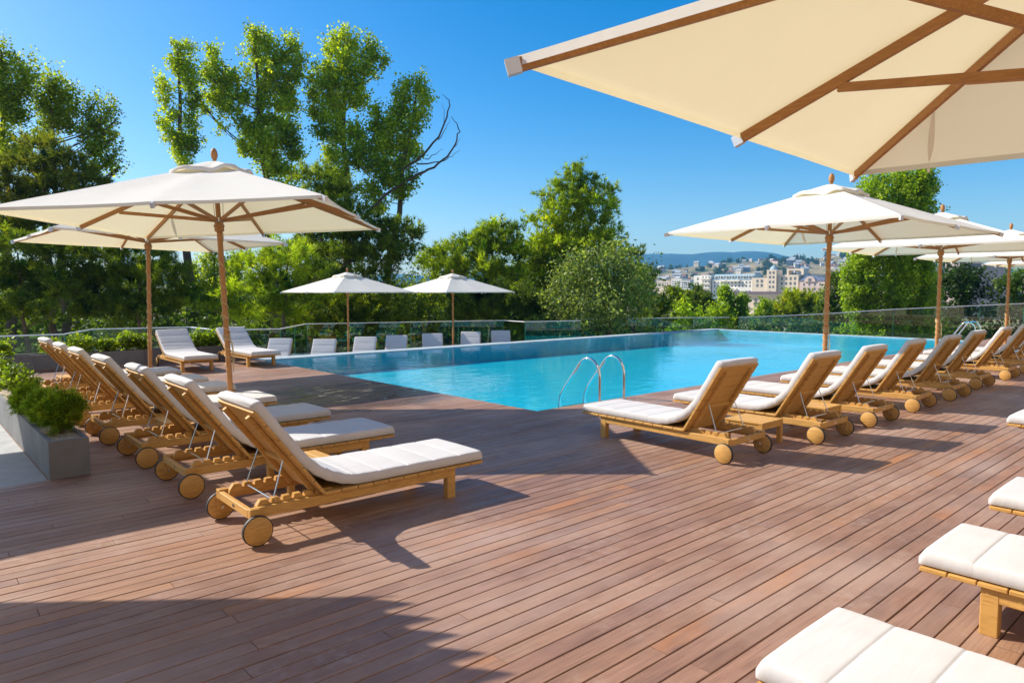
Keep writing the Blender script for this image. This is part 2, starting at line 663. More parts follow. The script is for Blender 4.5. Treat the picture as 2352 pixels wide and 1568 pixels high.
def cloud(name, pos, nrm, size, tint, m, parent=None, asp=.62):
    """leaf cards: pos (n,3), facing nrm, size (n,), tint (n,3)"""
    n = len(pos)
    nrm = nrm / (np.linalg.norm(nrm, axis=1, keepdims=True) + 1e-9)
    r = RNG.normal(size=(n, 3))
    a = np.cross(nrm, r); a /= (np.linalg.norm(a, axis=1, keepdims=True) + 1e-9)
    c = np.cross(nrm, a)
    s = size[:, None]
    V = np.empty((n, 4, 3), np.float32)
    V[:, 0] = pos - a * s * .5
    V[:, 1] = pos + c * s * .5 * asp - nrm * s * .08
    V[:, 2] = pos + a * s * .5
    V[:, 3] = pos - c * s * .5 * asp - nrm * s * .08
    return quads(name, V, tint, m, parent)


def quads(name, V, tint, m, parent=None):
    n, k = V.shape[:2]
    me = bpy.data.meshes.new(name)
    me.vertices.add(n * k)
    me.vertices.foreach_set("co", V.reshape(-1).astype(np.float32))
    me.loops.add(n * k)
    me.loops.foreach_set("vertex_index", np.arange(n * k, dtype=np.int32))
    me.polygons.add(n)
    me.polygons.foreach_set("loop_start", np.arange(0, n * k, k, dtype=np.int32))
    me.update(calc_edges=True)
    at_ = me.attributes.new("tint", 'FLOAT_COLOR', 'POINT')
    t = np.ones((n, k, 4), np.float32)
    t[:, :, :3] = tint[:, None, :]
    at_.data.foreach_set("color", t.reshape(-1))
    me.materials.append(m)
    o = bpy.data.objects.new(name, me)
    COL.objects.link(o)
    if parent is not None: o.parent = parent
    return o


def clumps(blobs, per, k, spread, rng=RNG, shell=.45, twig=None, soft=False, flat=0.0):
    """leaf points gathered in twig-sized clumps in a set of ellipsoids -> pos, outward dir, clump id noise"""
    P = []; D = []; C = []
    for c, r in blobs:
        c = np.asarray(c, float); r = np.asarray(r, float)
        area = (r[0] * r[1] + r[0] * r[2] + r[1] * r[2]) / 3 * 4 * math.pi
        m = max(6, int(area * per))
        d = rng.normal(size=(m, 3)); d /= np.linalg.norm(d, axis=1, keepdims=True)
        if flat: fl = (d[:, 2] < -.15) & (rng.random(m) < flat); d[fl, 2] *= -1
        rad = shell + (1.0 - shell) * rng.random(m) ** .6
        if soft: rad = np.clip(np.abs(rng.normal(size=m)) * .42 + .30, 0, 1.35)
        # uneven outline
        wob = 1 + .28 * np.sin(d[:, 0] * 5 + c[0] * 3) * np.sin(d[:, 1] * 4 + c[1] * 2) + .18 * np.sin(d[:, 2] * 7 + c[2] * 5)
        ctr = c + d * r * (rad * wob)[:, None]
        tone = rng.normal(size=m) + rng.normal() * .85
        pos = ctr[:, None, :] + rng.normal(size=(m, k, 3)) * spread
        if twig is not None:
            up, ow, ln = twig
            td = d * ow + np.array([0, 0, up]) + rng.normal(size=(m, 3)) * .28
            td /= np.linalg.norm(td, axis=1, keepdims=True)
            L = ln * (.5 + rng.random(m))
            tt = rng.random((m, k))
            pos += td[:, None, :] * (tt * L[:, None])[:, :, None]
            tone = tone * .9
        P.append(pos.reshape(-1, 3))
        D.append(np.repeat(d, k, 0))
        C.append(np.repeat(tone, k))
    return np.concatenate(P), np.concatenate(D), np.concatenate(C)


def tints(base, tone, n, rng=RNG, amt=.22):
    base = np.asarray(base)
    t = 1.14 * base[None, :] * (1 + amt * tone[:, None] * np.array([1.0, .8, .6]))
    t *= (1 + .18 * rng.normal(size=(n, 1)))
    # a few yellowed leaves
    y = rng.random(n) < .06
    t[y] *= np.array([1.7, 1.35, .9])
    return np.clip(t, .004, .8)


def needles(name, ctr, out, n_per, length, width, tint, m, parent, rng=RNG):
    """tufts of needle blades: ctr (n,3) with main direction out"""
    n = len(ctr)
    c = np.repeat(ctr, n_per, 0)
    d = np.repeat(out, n_per, 0) + rng.normal(size=(n * n_per, 3)) * .75
    d /= (np.linalg.norm(d, axis=1, keepdims=True) + 1e-9)
    L = length * (.7 + .6 * rng.random((n * n_per, 1)))
    s = np.cross(d, rng.normal(size=d.shape)); s /= (np.linalg.norm(s, axis=1, keepdims=True) + 1e-9)
    V = np.empty((n * n_per, 3, 3), np.float32)
    V[:, 0] = c - s * width / 2
    V[:, 1] = c + s * width / 2
    V[:, 2] = c + d * L
    return quads(name, V, np.repeat(tint, n_per, 0), m, parent)


def trunk_mesh(root, base, top, blobs, r0, m, limbs=True, rng=None):
    rng = rng or random.Random(int(base[0] * 100))
    b = MB()
    base = Vector(base); top = Vector(top)
    pts = []; rad = []
    n = 9
    for i in range(n):
        t = i / (n - 1)
        p = base.lerp(top, t)
        w = .35 * r0 * 4 * math.sin(t * 3.1)
        p += Vector((rng.uniform(-1, 1), rng.uniform(-1, 1), 0)) * w * .5
        pts.append(p); rad.append(r0 * (1 - .88 * t) + .01)
    b.tube(pts, rad, 7)
    if limbs:
        for c, r in blobs:
            c = Vector(c)
            # leave the trunk a little below the clump
            t = min(.97, max(.1, (c.z - base.z - .6 * (c - base.lerp(top, .5)).xy.length) / max(.1, top.z - base.z)))
            i = t * (n - 1); i0 = min(n - 2, int(i))
            s = pts[i0].lerp(pts[i0 + 1], i - i0)
            L = (c - s).length
            if L < .25: continue
            mid = s.lerp(c, .5) + Vector((0, 0, -.08 * L)) + Vector((rng.uniform(-1, 1), rng.uniform(-1, 1), rng.uniform(-.5, .5))) * .08 * L
            rr = max(.016, min(r0 * .4, .010 + L * .011))
            b.tube([s, mid, c], [rr, rr * .7, rr * .3], 5)
            for _ in range(4):
                e = c + Vector((rng.uniform(-1, 1) * r[0], rng.uniform(-1, 1) * r[1], rng.uniform(-.6, 1) * r[2])) * .85
                b.tube([mid.lerp(c, rng.uniform(.2, .9)), c.lerp(e, .5) + Vector((0, 0, .05 * L)), e], [rr * .4, rr * .25, .008], 4)
    return b.build("trunk", m, root, True)


def px_blobs(lst, d, seed=0, depth=1.0, dj=.25):
    """clumps surveyed as (x, y, rx, ry[, dd]) -> ellipsoids at the distance d with their own depth"""
    rr = random.Random(seed)
    out = []
    for t in lst:
        x, y, rx, ry = t[:4]
        dd = d + (t[4] if len(t) > 4 else rr.uniform(-1, 1) * dj * rx / 1600 * d * 2.2)
        p = at(x, y, dd)
        sx = rx / 1600 * dd; sz = ry / 1600 * dd
        out.append((p, np.array([sx * depth, sx * depth, sz])))
    return out


GZ = -6.5


def tree(name, label, cat, blobs, d, kind, tint, group=None, base_px=None, seed=1, per=None, leaf=None, r0=None, bark=None, depth=1.0, top=None, k=None, spread=None, twig=None):
    rng = np.random.default_rng(seed)
    B = px_blobs(blobs, d, seed, depth)
    xs = np.array([q[0] for q in B])
    if base_px is None:
        cx, cy = xs[:, 0].mean(), xs[:, 1].mean()
    else:
        q = at(base_px, 700, d); cx, cy = q[0], q[1]
    root = empty(name, (cx, cy, GZ))
    o3 = np.array([cx, cy, GZ])
    B = [(c - o3, r) for c, r in B]
    ht = max(B, key=lambda q: q[0][2])
    tp = ht[0] if top is None else at(*top, d) - o3
    Ht = tp[2]
    trunk_mesh(root, (0, 0, 0), tp, B, r0 or max(.14, Ht * .017), bark or M["bark"])
    if kind == "broad":
        k = k or 16
        tw = twig or (1.0, .55, .8 if d < 45 else .6)
        P, D, C = clumps(B, (per or 3.2) * 1.6, k, (spread or .15) * .8, rng, .3, tw, True)
        n = len(P)
        nr = D * .5 + rng.normal(size=(n, 3)) * .8 + np.array([0, 0, .45])
        cloud("crown", P, nr, (leaf or .15) * (.7 + .6 * rng.random(n)), tints(tint, C, n, rng), M["leaf"], root)
    else:
        k = k or 5
        q_ = d / 32
        P, D, C = clumps([(c, r * np.array([.93, .93, .76])) for c, r in B], (per or 4.0) * 1.75, 7, .08 * q_, rng, .35, (.4, 1.0, .40 * min(1.2, q_)), False, .75)
        n = len(P)
        out = D * .8 + np.array([0, 0, .5]) + rng.normal(size=(n, 3)) * .3
        needles("crown", P, out, 8, (leaf or .28) * .95, .040 * (d / 30), tints(tint, C, n, rng, .34), M["needle"], root, rng)
    return tag(root, label, cat, group)


def plume(pts, r, step=.8, taper=.38):
    """a leafy shoot along a surveyed line -> overlapping clumps"""
    out = []
    tot = sum(math.hypot(b[0] - a[0], b[1] - a[1]) for a, b in zip(pts[:-1], pts[1:])) or 1
    run = 0
    for (x0, y0), (x1, y1) in zip(pts[:-1], pts[1:]):
        L = math.hypot(x1 - x0, y1 - y0)
        n = max(1, int(L / (r * step)))
        for i in range(n):
            t = i / n
            u = (run + L * t) / tot
            k = r * (1 if u < .45 else 1 - taper * (u - .45) / .55)
            out.append((x0 + (x1 - x0) * t, y0 + (y1 - y0) * t, k, k * 1.15))
        run += L
    x, y = pts[-1]
    out.append((x, y + r * .35, r * .36, r * .6))
    rr = random.Random(int(pts[0][0] * 7 + pts[-1][1] * 3))
    for q in list(out):
        for _ in range(2 if r < 30 else 1):
            a = rr.uniform(-.35, 3.5)
            e = rr.uniform(.75, 1.15) * q[2]
            w = q[2] * rr.uniform(.16, .32)
            out.append((q[0] + math.cos(a) * e, q[1] - abs(math.sin(a)) * e * .8, w, w * rr.uniform(1.3, 2.2)))
    return out


GP = (.31, .37, .02)      # poplar leaves
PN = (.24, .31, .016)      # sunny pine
PD = (.13, .18, .016)      # dark pine, shade of the left tree mass put into the tint
OL = (.18, .225, .06)         # olive
BG = (.24, .33, .016)

# big poplars behind the left parasol (survey of their shoots)
S = lambda *p: [(306.2 + .3255 * x, 61.2 + .3255 * y) for x, y in p]
SB = lambda *p, q=.82: [(306.2 + .3255 * x, 61.2 + .3255 * y, .3255 * rx * q, .3255 * ry * q) for x, y, rx, ry in p]
tree("poplar_tree", "slim upright poplar standing left of the largest poplar group", "tree",
     SB((310, 175, 45, 60), (400, 190, 40, 60), (330, 300, 105, 95), (405, 420, 75, 105), (420, 560, 55, 95), (200, 440, 55, 60), (225, 550, 42, 80), (290, 650, 55, 60), (400, 690, 50, 110), (200, 700, 45, 45), (260, 780, 55, 60), (330, 850, 85, 100), (410, 860, 65, 100), (360, 980, 70, 70), (400, 1150, 60, 100), (390, 1350, 60, 100)),
     42, "broad", GP, "poplars beyond the terrace", base_px=436, seed=21, per=8.5, leaf=.175, twig=(1.0, .5, .6))
tree("poplar_tree", "broad poplar with two tall leafy leaders behind the left parasol's finial", "tree",
     SB((560, 215, 50, 50), (590, 300, 55, 60), (530, 350, 75, 65), (640, 420, 105, 75), (720, 390, 50, 60), (800, 360, 30, 55), (600, 520, 105, 75), (760, 510, 70, 75), (500, 600, 45, 55), (690, 600, 95, 55), (620, 720, 30, 50), (760, 700, 60, 50),
        (850, 70, 50, 35), (895, 115, 85, 55), (840, 190, 55, 45), (960, 165, 60, 65), (1110, 105, 32, 45), (1120, 180, 50, 55), (900, 250, 75, 55), (1040, 250, 95, 65), (1170, 275, 60, 50), (980, 350, 110, 65), (1120, 370, 85, 75), (940, 450, 80, 65), (1060, 470, 115, 75), (930, 560, 85, 65), (1080, 580, 105, 85), (950, 680, 85, 65), (1060, 720, 105, 85),
        (850, 770, 115, 90), (960, 830, 125, 85), (1110, 830, 90, 85), (800, 890, 85, 65), (950, 930, 125, 65), (1130, 930, 80, 55), (1010, 1030, 130, 60), (1130, 1060, 50, 60), (1050, 1180, 120, 90)),
     43, "broad", GP, "poplars beyond the terrace", base_px=640, seed=22, per=8.2, leaf=.18, twig=(1.0, .5, .6))
tree("poplar_tree", "tall poplar with forked top in the middle of the poplar group", "tree",
     SB((1490, 65, 45, 45), (1440, 125, 65, 55), (1555, 135, 50, 55), (1670, 150, 50, 45), (1400, 205, 60, 45), (1500, 225, 95, 65), (1680, 245, 80, 60), (1755, 275, 40, 35), (1650, 335, 80, 55), (1400, 330, 110, 65), (1530, 330, 75, 55), (1275, 395, 50, 55), (1400, 430, 125, 75), (1560, 430, 95, 75), (1275, 520, 55, 75), (1420, 550, 115, 85), (1575, 540, 105, 75), (1300, 640, 75, 75), (1420, 670, 95, 65), (1340, 780, 75, 75), (1440, 800, 85, 75), (1400, 920, 80, 70), (1420, 1060, 100, 90), (1450, 1200, 110, 90)),
     43.5, "broad", GP, "poplars beyond the terrace", base_px=790, seed=23, per=8.2, leaf=.18, twig=(1.0, .5, .6))
tdead = tree("poplar_tree", "leaning poplar with curved dead branches at its right side", "tree",
     SB((2010, 395, 32, 40), (1940, 435, 60, 45), (2035, 465, 50, 55), (1900, 525, 85, 55), (2060, 545, 70, 50), (1880, 620, 95, 65), (2010, 640, 75, 65), (1830, 720, 115, 75), (1970, 745, 85, 65), (1710, 630, 60, 50), (1720, 745, 85, 65), (1560, 780, 100, 75), (1640, 880, 125, 85), (1800, 855, 115, 85), (1930, 860, 95, 75), (1560, 965, 105, 75), (1720, 1000, 125, 85), (1880, 995, 105, 75), (2000, 930, 50, 50), (1800, 1110, 115, 65), (1920, 1130, 80, 60), (1985, 1085, 40, 35), (1880, 1205, 60, 45), (1690, 1180, 90, 65), (1740, 1290, 90, 60)),
     42.5, "broad", GP, "poplars beyond the terrace", base_px=830, seed=24, per=8.2, leaf=.18, twig=(1.0, .5, .6))
b = MB()
o3 = np.array(tdead.location)


def limb(pts, r):
    q = [at(*p, 41.8) - o3 for p in S(*pts)]
    out = []
    for i in range(len(q) - 1):
        for t in (0, .33, .66):
            out.append(q[i] * (1 - t) + q[i + 1] * t)
    out.append(q[-1])
    for p in out[1:]:
        p += RNG.normal(size=3) * .03
    n = len(out)
    b.tube(out, [r * (1 - .85 * i / (n - 1)) for i in range(n)], 5)


limb([(1650, 1310), (1820, 1160), (2000, 1045), (2120, 990), (2220, 910), (2275, 830), (2295, 740), (2280, 680), (2240, 630)], .10)
limb([(1900, 1010), (2050, 900), (2150, 780), (2210, 640), (2235, 560), (2215, 510), (2180, 480)], .08)
limb([(2000, 970), (2100, 965), (2190, 950), (2250, 915), (2305, 870)], .05)
limb([(2150, 800), (2210, 720), (2235, 650)], .03)
limb([(2060, 935), (2130, 900), (2185, 860)], .035)
limb([(2270, 850), (2320, 780)], .02)
limb([(2190, 700), (2195, 590), (2170, 540)], .02)
b.build("dead_limb", M["bark"], tdead, True)

# left edge
LB = lambda *p, q=.85: [(.3321 * x, 91.9 + .3321 * y, .3321 * rx * q, .3321 * ry * q) for x, y, rx, ry in p]
tree("poplar_tree", "airy poplar cut by the left edge with upright yellow green shoots", "tree",
     LB((8, 80, 16, 45), (45, 105, 13, 40), (-60, 200, 60, 90), (20, 250, 55, 85), (-50, 400, 70, 90), (30, 400, 65, 85), (140, 165, 11, 35), (100, 220, 17, 48), (150, 260, 38, 55), (215, 210, 17, 28), (242, 265, 13, 11), (185, 330, 55, 55), (105, 400, 75, 85), (200, 400, 45, 45), (60, 540, 75, 85), (135, 560, 65, 75), (20, 700, 55, 60), (60, 850, 85, 95), (150, 800, 75, 75)),
     33, "broad", (.28, .33, .018), "poplars beyond the terrace", base_px=10, seed=31, per=15, leaf=.14, twig=(1.2, .35, .7))
tree("poplar_tree", "leafy poplar with spiky shoots between the left edge and the slim poplar", "tree",
     LB((340, 290, 13, 32), (290, 315, 22, 38), (350, 370, 65, 55), (402, 298, 9, 14), (430, 400, 45, 55), (498, 408, 18, 18), (540, 450, 20, 22), (300, 460, 75, 75), (420, 500, 85, 75), (520, 520, 38, 45), (350, 600, 85, 75), (470, 620, 75, 65), (650, 465, 35, 32), (622, 540, 36, 55), (770, 488, 34, 32), (742, 560, 36, 45), (802, 588, 22, 17), (680, 640, 65, 55), (785, 680, 36, 36), (590, 680, 55, 55), (700, 740, 75, 45), (805, 800, 26, 16), (640, 800, 65, 45), (740, 860, 65, 35), (790, 930, 36, 26), (640, 920, 75, 55), (822, 908, 17, 9), (300, 720, 80, 60)),
     34, "broad", (.28, .33, .018), "poplars beyond the terrace", base_px=150, seed=32, per=15, leaf=.14, twig=(1.2, .35, .7))
tree("pine_tree", "brownish pine low in front of the left edge poplars", "tree",
     [(95, 345, 40, 26), (140, 385, 60, 36), (60, 400, 60, 40), (10, 440, 50, 45), (185, 425, 50, 32), (120, 445, 70, 40), (60, 480, 60, 45), (200, 475, 50, 35), (20, 540, 60, 50), (110, 530, 80, 45), (200, 530, 60, 40)],
     30, "pine", (.13, .15, .018), "pines beyond the terrace", seed=33)
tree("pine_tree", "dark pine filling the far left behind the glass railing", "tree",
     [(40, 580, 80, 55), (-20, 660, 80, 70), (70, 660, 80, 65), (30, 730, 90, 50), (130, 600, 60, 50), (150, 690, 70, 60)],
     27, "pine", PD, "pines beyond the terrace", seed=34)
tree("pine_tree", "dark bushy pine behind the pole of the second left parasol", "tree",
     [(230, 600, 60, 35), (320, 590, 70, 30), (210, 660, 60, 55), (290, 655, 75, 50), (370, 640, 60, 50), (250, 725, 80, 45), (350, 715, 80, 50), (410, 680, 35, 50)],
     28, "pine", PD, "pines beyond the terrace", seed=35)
tree("poplar_tree", "small bright poplar between the poles of the two left parasols", "tree",
     plume([(440, 720), (440, 620)], 18) + plume([(480, 720), (485, 620), (482, 575)], 26) + plume([(530, 700), (540, 600)], 24),
     46, "broad", GP, "poplars beyond the terrace", seed=36, leaf=.17)
# pines centre left
tree("pine_tree", "spreading dark pine with a branch reaching right below the leaning poplar", "tree",
     [(725, 420, 45, 32), (770, 445, 45, 30), (790, 500, 60, 35), (760, 550, 70, 40), (840, 545, 70, 35), (905, 535, 45, 30), (945, 550, 32, 28), (890, 585, 50, 28), (920, 605, 22, 14), (800, 600, 80, 40), (700, 590, 60, 50), (870, 640, 35, 25), (740, 660, 70, 40)],
     32, "pine", PD, "pines beyond the terrace", base_px=790, seed=41)
tree("pine_tree", "sunny yellow green pine right of the nearest left pole", "tree",
     [(590, 620, 60, 45), (660, 600, 60, 45), (560, 680, 70, 45), (640, 670, 70, 50), (500, 715, 55, 35), (700, 690, 60, 45), (620, 730, 90, 35), (720, 640, 45, 40)],
     27.5, "pine", (.23, .30, .018), "pines beyond the terrace", seed=42, leaf=.24)
tree("pine_tree", "low pine behind the left small parasol's pole", "tree",
     [(770, 705, 60, 40), (840, 700, 55, 40), (810, 745, 80, 30), (720, 745, 50, 30)],
     31, "pine", (.17, .21, .014), "pines beyond the terrace", seed=43)
tree("bushy_tree", "rounded mid green tree between the two small parasols' poles", "tree",
     [(900, 695, 50, 40), (950, 715, 45, 35), (990, 690, 40, 45), (920, 735, 60, 30)],
     33, "broad", (.18, .23, .016), "broadleaved trees beyond the terrace", seed=44, leaf=.15)
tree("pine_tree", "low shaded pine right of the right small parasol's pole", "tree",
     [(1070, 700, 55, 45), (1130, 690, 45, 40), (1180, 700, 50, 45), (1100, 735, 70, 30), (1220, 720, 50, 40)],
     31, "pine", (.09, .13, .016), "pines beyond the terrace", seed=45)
tree("pine_tree", "wide pine rising above the right small parasol's canopy", "tree",
     [(1131, 522, 11, 14), (1127, 545, 34, 24), (1171, 551, 30, 24), (1090, 568, 42, 24), (1035, 592, 48, 24), (990, 610, 34, 18), (1133, 585, 60, 30), (1180, 585, 28, 34), (1105, 622, 55, 26), (1030, 620, 50, 18), (1180, 640, 30, 30), (1045, 645, 40, 20), (1140, 650, 45, 25)],
     34, "pine", PN, "pines beyond the terrace", base_px=1120, seed=46)
tree("pine_tree", "tallest pointed pine at the centre with tiered branches", "tree",
     [(1334, 396, 13, 16), (1311, 404, 9, 14), (1330, 424, 28, 18), (1288, 438, 10, 12), (1259, 452, 18, 13), (1320, 450, 42, 20), (1383, 448, 26, 18), (1257, 474, 13, 13), (1300, 482, 48, 24), (1360, 480, 46, 28), (1394, 490, 16, 20),
      (1234, 516, 24, 9), (1300, 518, 48, 22), (1372, 520, 34, 24), (1277, 542, 28, 18), (1334, 548, 50, 18), (1398, 552, 28, 20), (1232, 562, 34, 14), (1288, 570, 58, 24), (1248, 597, 52, 28), (1310, 592, 60, 28), (1363, 570, 50, 26), (1262, 628, 52, 30), (1222, 620, 34, 30), (1390, 600, 40, 30), (1300, 650, 60, 35), (1230, 670, 45, 35)],
     36, "pine", PN, "pines beyond the terrace", base_px=1325, seed=47)
tree("olive_tree", "grey green loose shrubby tree in front of the tallest pine", "tree",
     [(1412, 582, 16, 24), (1385, 604, 30, 22), (1340, 625, 40, 30), (1268, 722, 30, 20), (1285, 672, 26, 24), (1440, 622, 26, 22), (1478, 700, 30, 26), (1410, 630, 54, 40), (1322, 655, 52, 36), (1385, 668, 70, 44), (1450, 668, 46, 40), (1293, 705, 46, 28), (1350, 712, 64, 30), (1432, 712, 64, 30), (1322, 752, 36, 22), (1400, 745, 60, 25)],
     29.5, "broad", OL, "broadleaved trees beyond the terrace", base_px=1385, seed=48, per=4.2, leaf=.14, spread=.2)
tree("pine_tree", "dark pine edging the right of the grey green tree", "tree",
     [(1449, 582, 9, 12), (1450, 605, 20, 16), (1463, 637, 32, 26), (1486, 662, 22, 26), (1477, 697, 34, 34), (1505, 720, 30, 30), (1490, 745, 50, 25)],
     33, "pine", PD, "pines beyond the terrace", base_px=1466, seed=49)
# trees before the white blocks
tree("pine_tree", "rounded pine left of the white apartments with a pointed tip", "tree",
     [(1547, 668, 8, 10), (1552, 690, 24, 22), (1545, 715, 36, 28), (1590, 730, 40, 26)], 58, "pine", (.21, .26, .012), "pines before the apartments", seed=51, per=2.6, leaf=.36, spread=.28)
tree("pine_tree", "darker round pine just left of the white apartments", "tree",
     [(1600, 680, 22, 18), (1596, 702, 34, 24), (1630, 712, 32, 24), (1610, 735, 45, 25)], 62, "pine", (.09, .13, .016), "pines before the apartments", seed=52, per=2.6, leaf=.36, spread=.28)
tree("bushy_tree", "bright green bushy tree rising over the railing left of the far pool corner", "tree",
     plume([(1575, 770), (1578, 715)], 34) + plume([(1640, 770), (1650, 715)], 30), 44, "broad", BG, "broadleaved trees beyond the terrace", seed=53, per=2.4, leaf=.2)
tree("young_poplar", "slim young poplar in front of the arcaded cream building's left end", "tree",
     plume([(1680, 760), (1672, 710), (1667, 668)], 17) + plume([(1700, 740), (1706, 690)], 14), 58, "broad", BG, "young poplars below the apartments", seed=54, per=2.2, leaf=.24)
tree("young_poplar", "pair topped young poplar under the middle of the arcaded building", "tree",
     plume([(1720, 770), (1712, 730)], 28) + plume([(1745, 760), (1752, 700)], 20), 60, "broad", BG, "young poplars below the apartments", seed=55, per=2.2, leaf=.24)
tree("pine_tree", "wide sunny pine below the curved gabled end of the apartments", "tree",
     [(1790, 722, 42, 26), (1828, 697, 32, 22), (1816, 680, 12, 10), (1862, 704, 42, 28), (1850, 728, 60, 26), (1790, 745, 60, 25)], 62, "pine", (.30, .34, .016), "pines before the apartments", seed=56, per=2.6, leaf=.38, spread=.3)
tree("bushy_tree", "thin light green tree right behind the main right pole", "tree",
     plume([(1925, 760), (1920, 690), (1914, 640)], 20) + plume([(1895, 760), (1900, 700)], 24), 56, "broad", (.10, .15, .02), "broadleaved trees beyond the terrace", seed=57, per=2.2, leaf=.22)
# right
tree("poplar_tree", "tall dense poplar column under the big parasol's corner at right", "tree",
     plume([(1985, 800), (1985, 690), (1990, 580), (2005, 450), (2010, 410)], 40, .7, .12) + plume([(2060, 800), (2060, 690), (2068, 560), (2072, 430), (2078, 400)], 40, .7, .12) + plume([(2120, 780), (2118, 640), (2118, 500), (2124, 420)], 28, .7, .12) + plume([(1960, 700), (1957, 620)], 17, .7, .12) + plume([(2110, 430), (2128, 400)], 16, .7, .12),
     46, "broad", (.25, .34, .016), "poplars beyond the terrace", base_px=2050, seed=61, per=4.6, leaf=.18)
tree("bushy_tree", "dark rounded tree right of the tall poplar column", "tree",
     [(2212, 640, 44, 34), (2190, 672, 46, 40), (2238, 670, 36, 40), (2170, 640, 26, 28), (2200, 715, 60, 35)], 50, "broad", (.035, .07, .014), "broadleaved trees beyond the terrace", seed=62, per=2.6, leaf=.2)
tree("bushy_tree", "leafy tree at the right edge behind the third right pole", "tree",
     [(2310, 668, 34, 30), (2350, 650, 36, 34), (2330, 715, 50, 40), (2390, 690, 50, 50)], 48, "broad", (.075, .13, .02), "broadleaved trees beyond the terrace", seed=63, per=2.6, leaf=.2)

# dark undergrowth below the trees
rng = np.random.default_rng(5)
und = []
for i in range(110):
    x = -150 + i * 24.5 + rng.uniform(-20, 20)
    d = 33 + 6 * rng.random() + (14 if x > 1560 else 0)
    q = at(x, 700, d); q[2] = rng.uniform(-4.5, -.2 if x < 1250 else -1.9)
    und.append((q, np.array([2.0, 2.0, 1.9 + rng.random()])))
for i in range(110):
    x = -250 + i * 16 + rng.uniform(-15, 15)
    d = rng.uniform(48, 85)
    q = at(x, 700, d); q[2] = rng.uniform(-5, 1.2 if x < 1380 else -2)
    und.append((q, np.array([3.0, 3.0, 2.6 + rng.random()])))
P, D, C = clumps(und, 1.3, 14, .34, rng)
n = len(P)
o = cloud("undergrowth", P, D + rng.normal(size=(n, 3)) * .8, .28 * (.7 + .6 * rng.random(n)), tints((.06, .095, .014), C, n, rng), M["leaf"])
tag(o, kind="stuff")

# shrubs in the planters


def shrub(name, label, cat, loc, rad, kind, tint, group, seed, leaf=.05, per=90, h=.9, spread=.024, k=10):
    rng = np.random.default_rng(seed)
    root = empty(name, loc)
    rr = random.Random(seed)
    B = [((0, 0, rad * h), np.array([rad * .8, rad * .8, rad * h * .8]))]
    for i in range(7):
        a = rr.uniform(0, 6.28)
        B.append(((math.cos(a) * rad * .42, math.sin(a) * rad * .42, rad * h * rr.uniform(.6, 1.35)), np.array([rad * .46, rad * .46, rad * .42])))
    s = MB()
    for c, r in B:
        s.tube([(0, 0, -.03), Vector(c) * .5 + Vector((0, 0, -.02)), c], [.012, .009, .004], 5)
    s.build("stem", M["bark"], root)
    if kind == "broad":
        P, D, C = clumps(B, per, k, spread, rng)
        n = len(P)
        cloud("foliage", P, D * .6 + rng.normal(size=(n, 3)) * .7 + np.array([0, 0, .4]), leaf * (.7 + .6 * rng.random(n)), tints(tint, C, n, rng), M["leaf"], root, .5)
    else:
        P, D, C = clumps(B, per, k, spread, rng, .3)
        n = len(P)
        needles("foliage", P, D + np.array([0, 0, .3]) + rng.normal(size=(n, 3)) * .3, 5, leaf, .008, tints(tint, C, n, rng), M["needle"], root, rng)
    return tag(root, label, cat, group)


GS = "clipped shrubs in the left planter"
shrub("juniper_bush", "dark round conifer bush at the near end of the left planter", "bush", (1.15, 7.60, .33), .20, "n", (.19, .26, .016), GS, 71, .045, 460, 1.0, .02)
shrub("juniper_bush", "spreading feathery juniper behind the nearest round bush", "bush", (1.14, 8.25, .33), .20, "n", (.15, .23, .02), GS, 72, .055, 380, .8, .024)
shrub("juniper_bush", "flat dark juniper between two rounded bushes in the left planter", "bush", (1.12, 9.1, .33), .20, "n", (.15, .23, .018), GS, 73, .055, 380, .8, .024)
shrub("round_bush", "yellow green round bush standing highest in the left planter", "bush", (1.12, 10.15, .33), .25, "broad", (.14, .20, .015), GS, 74, .05, 110, .95)
shrub("round_bush", "bright bush in the left planter behind the highest one", "bush", (1.12, 11.8, .33), .24, "broad", (.14, .20, .015), GS, 75, .05, 100, .95)
shrub("round_bush", "small bright bush at the far end of the left planter", "bush", (1.12, 13.8, .33), .26, "broad", (.15, .21, .015), GS, 76, .06, 90, .95)
GB = "laurel shrubs along the back planter"
for i, (x, r, lb) in enumerate([(1.05, .26, "small laurel at the left end of the back planter"), (1.7, .24, "laurel second from the left end of the back planter"), (2.55, .24, "laurel behind the farthest tilted backs of the left row"),
                                (3.05, .27, "tall rounded laurel left of the second left pole"), (3.55, .22, "low laurel just left of the second left pole"), (3.95, .27, "laurel directly behind the second left pole"),
                                (4.25, .25, "laurel left of the first back lounger's cushion"), (5.45, .27, "leafy laurel left of the pair of shrubs between the back loungers"), (5.8, .26, "laurel in the middle between the two back loungers"), (6.15, .25, "laurel touching the backrest of the second back lounger")]):
    shrub("laurel_shrub", lb, "shrub", (x, 17.32, .3), r, "broad", (.17, .23, .012), GB, 80 + i, .085, 52, .8, .05)

# ------------------------------------------------------------------ loungers
LW = .34                                           # half width


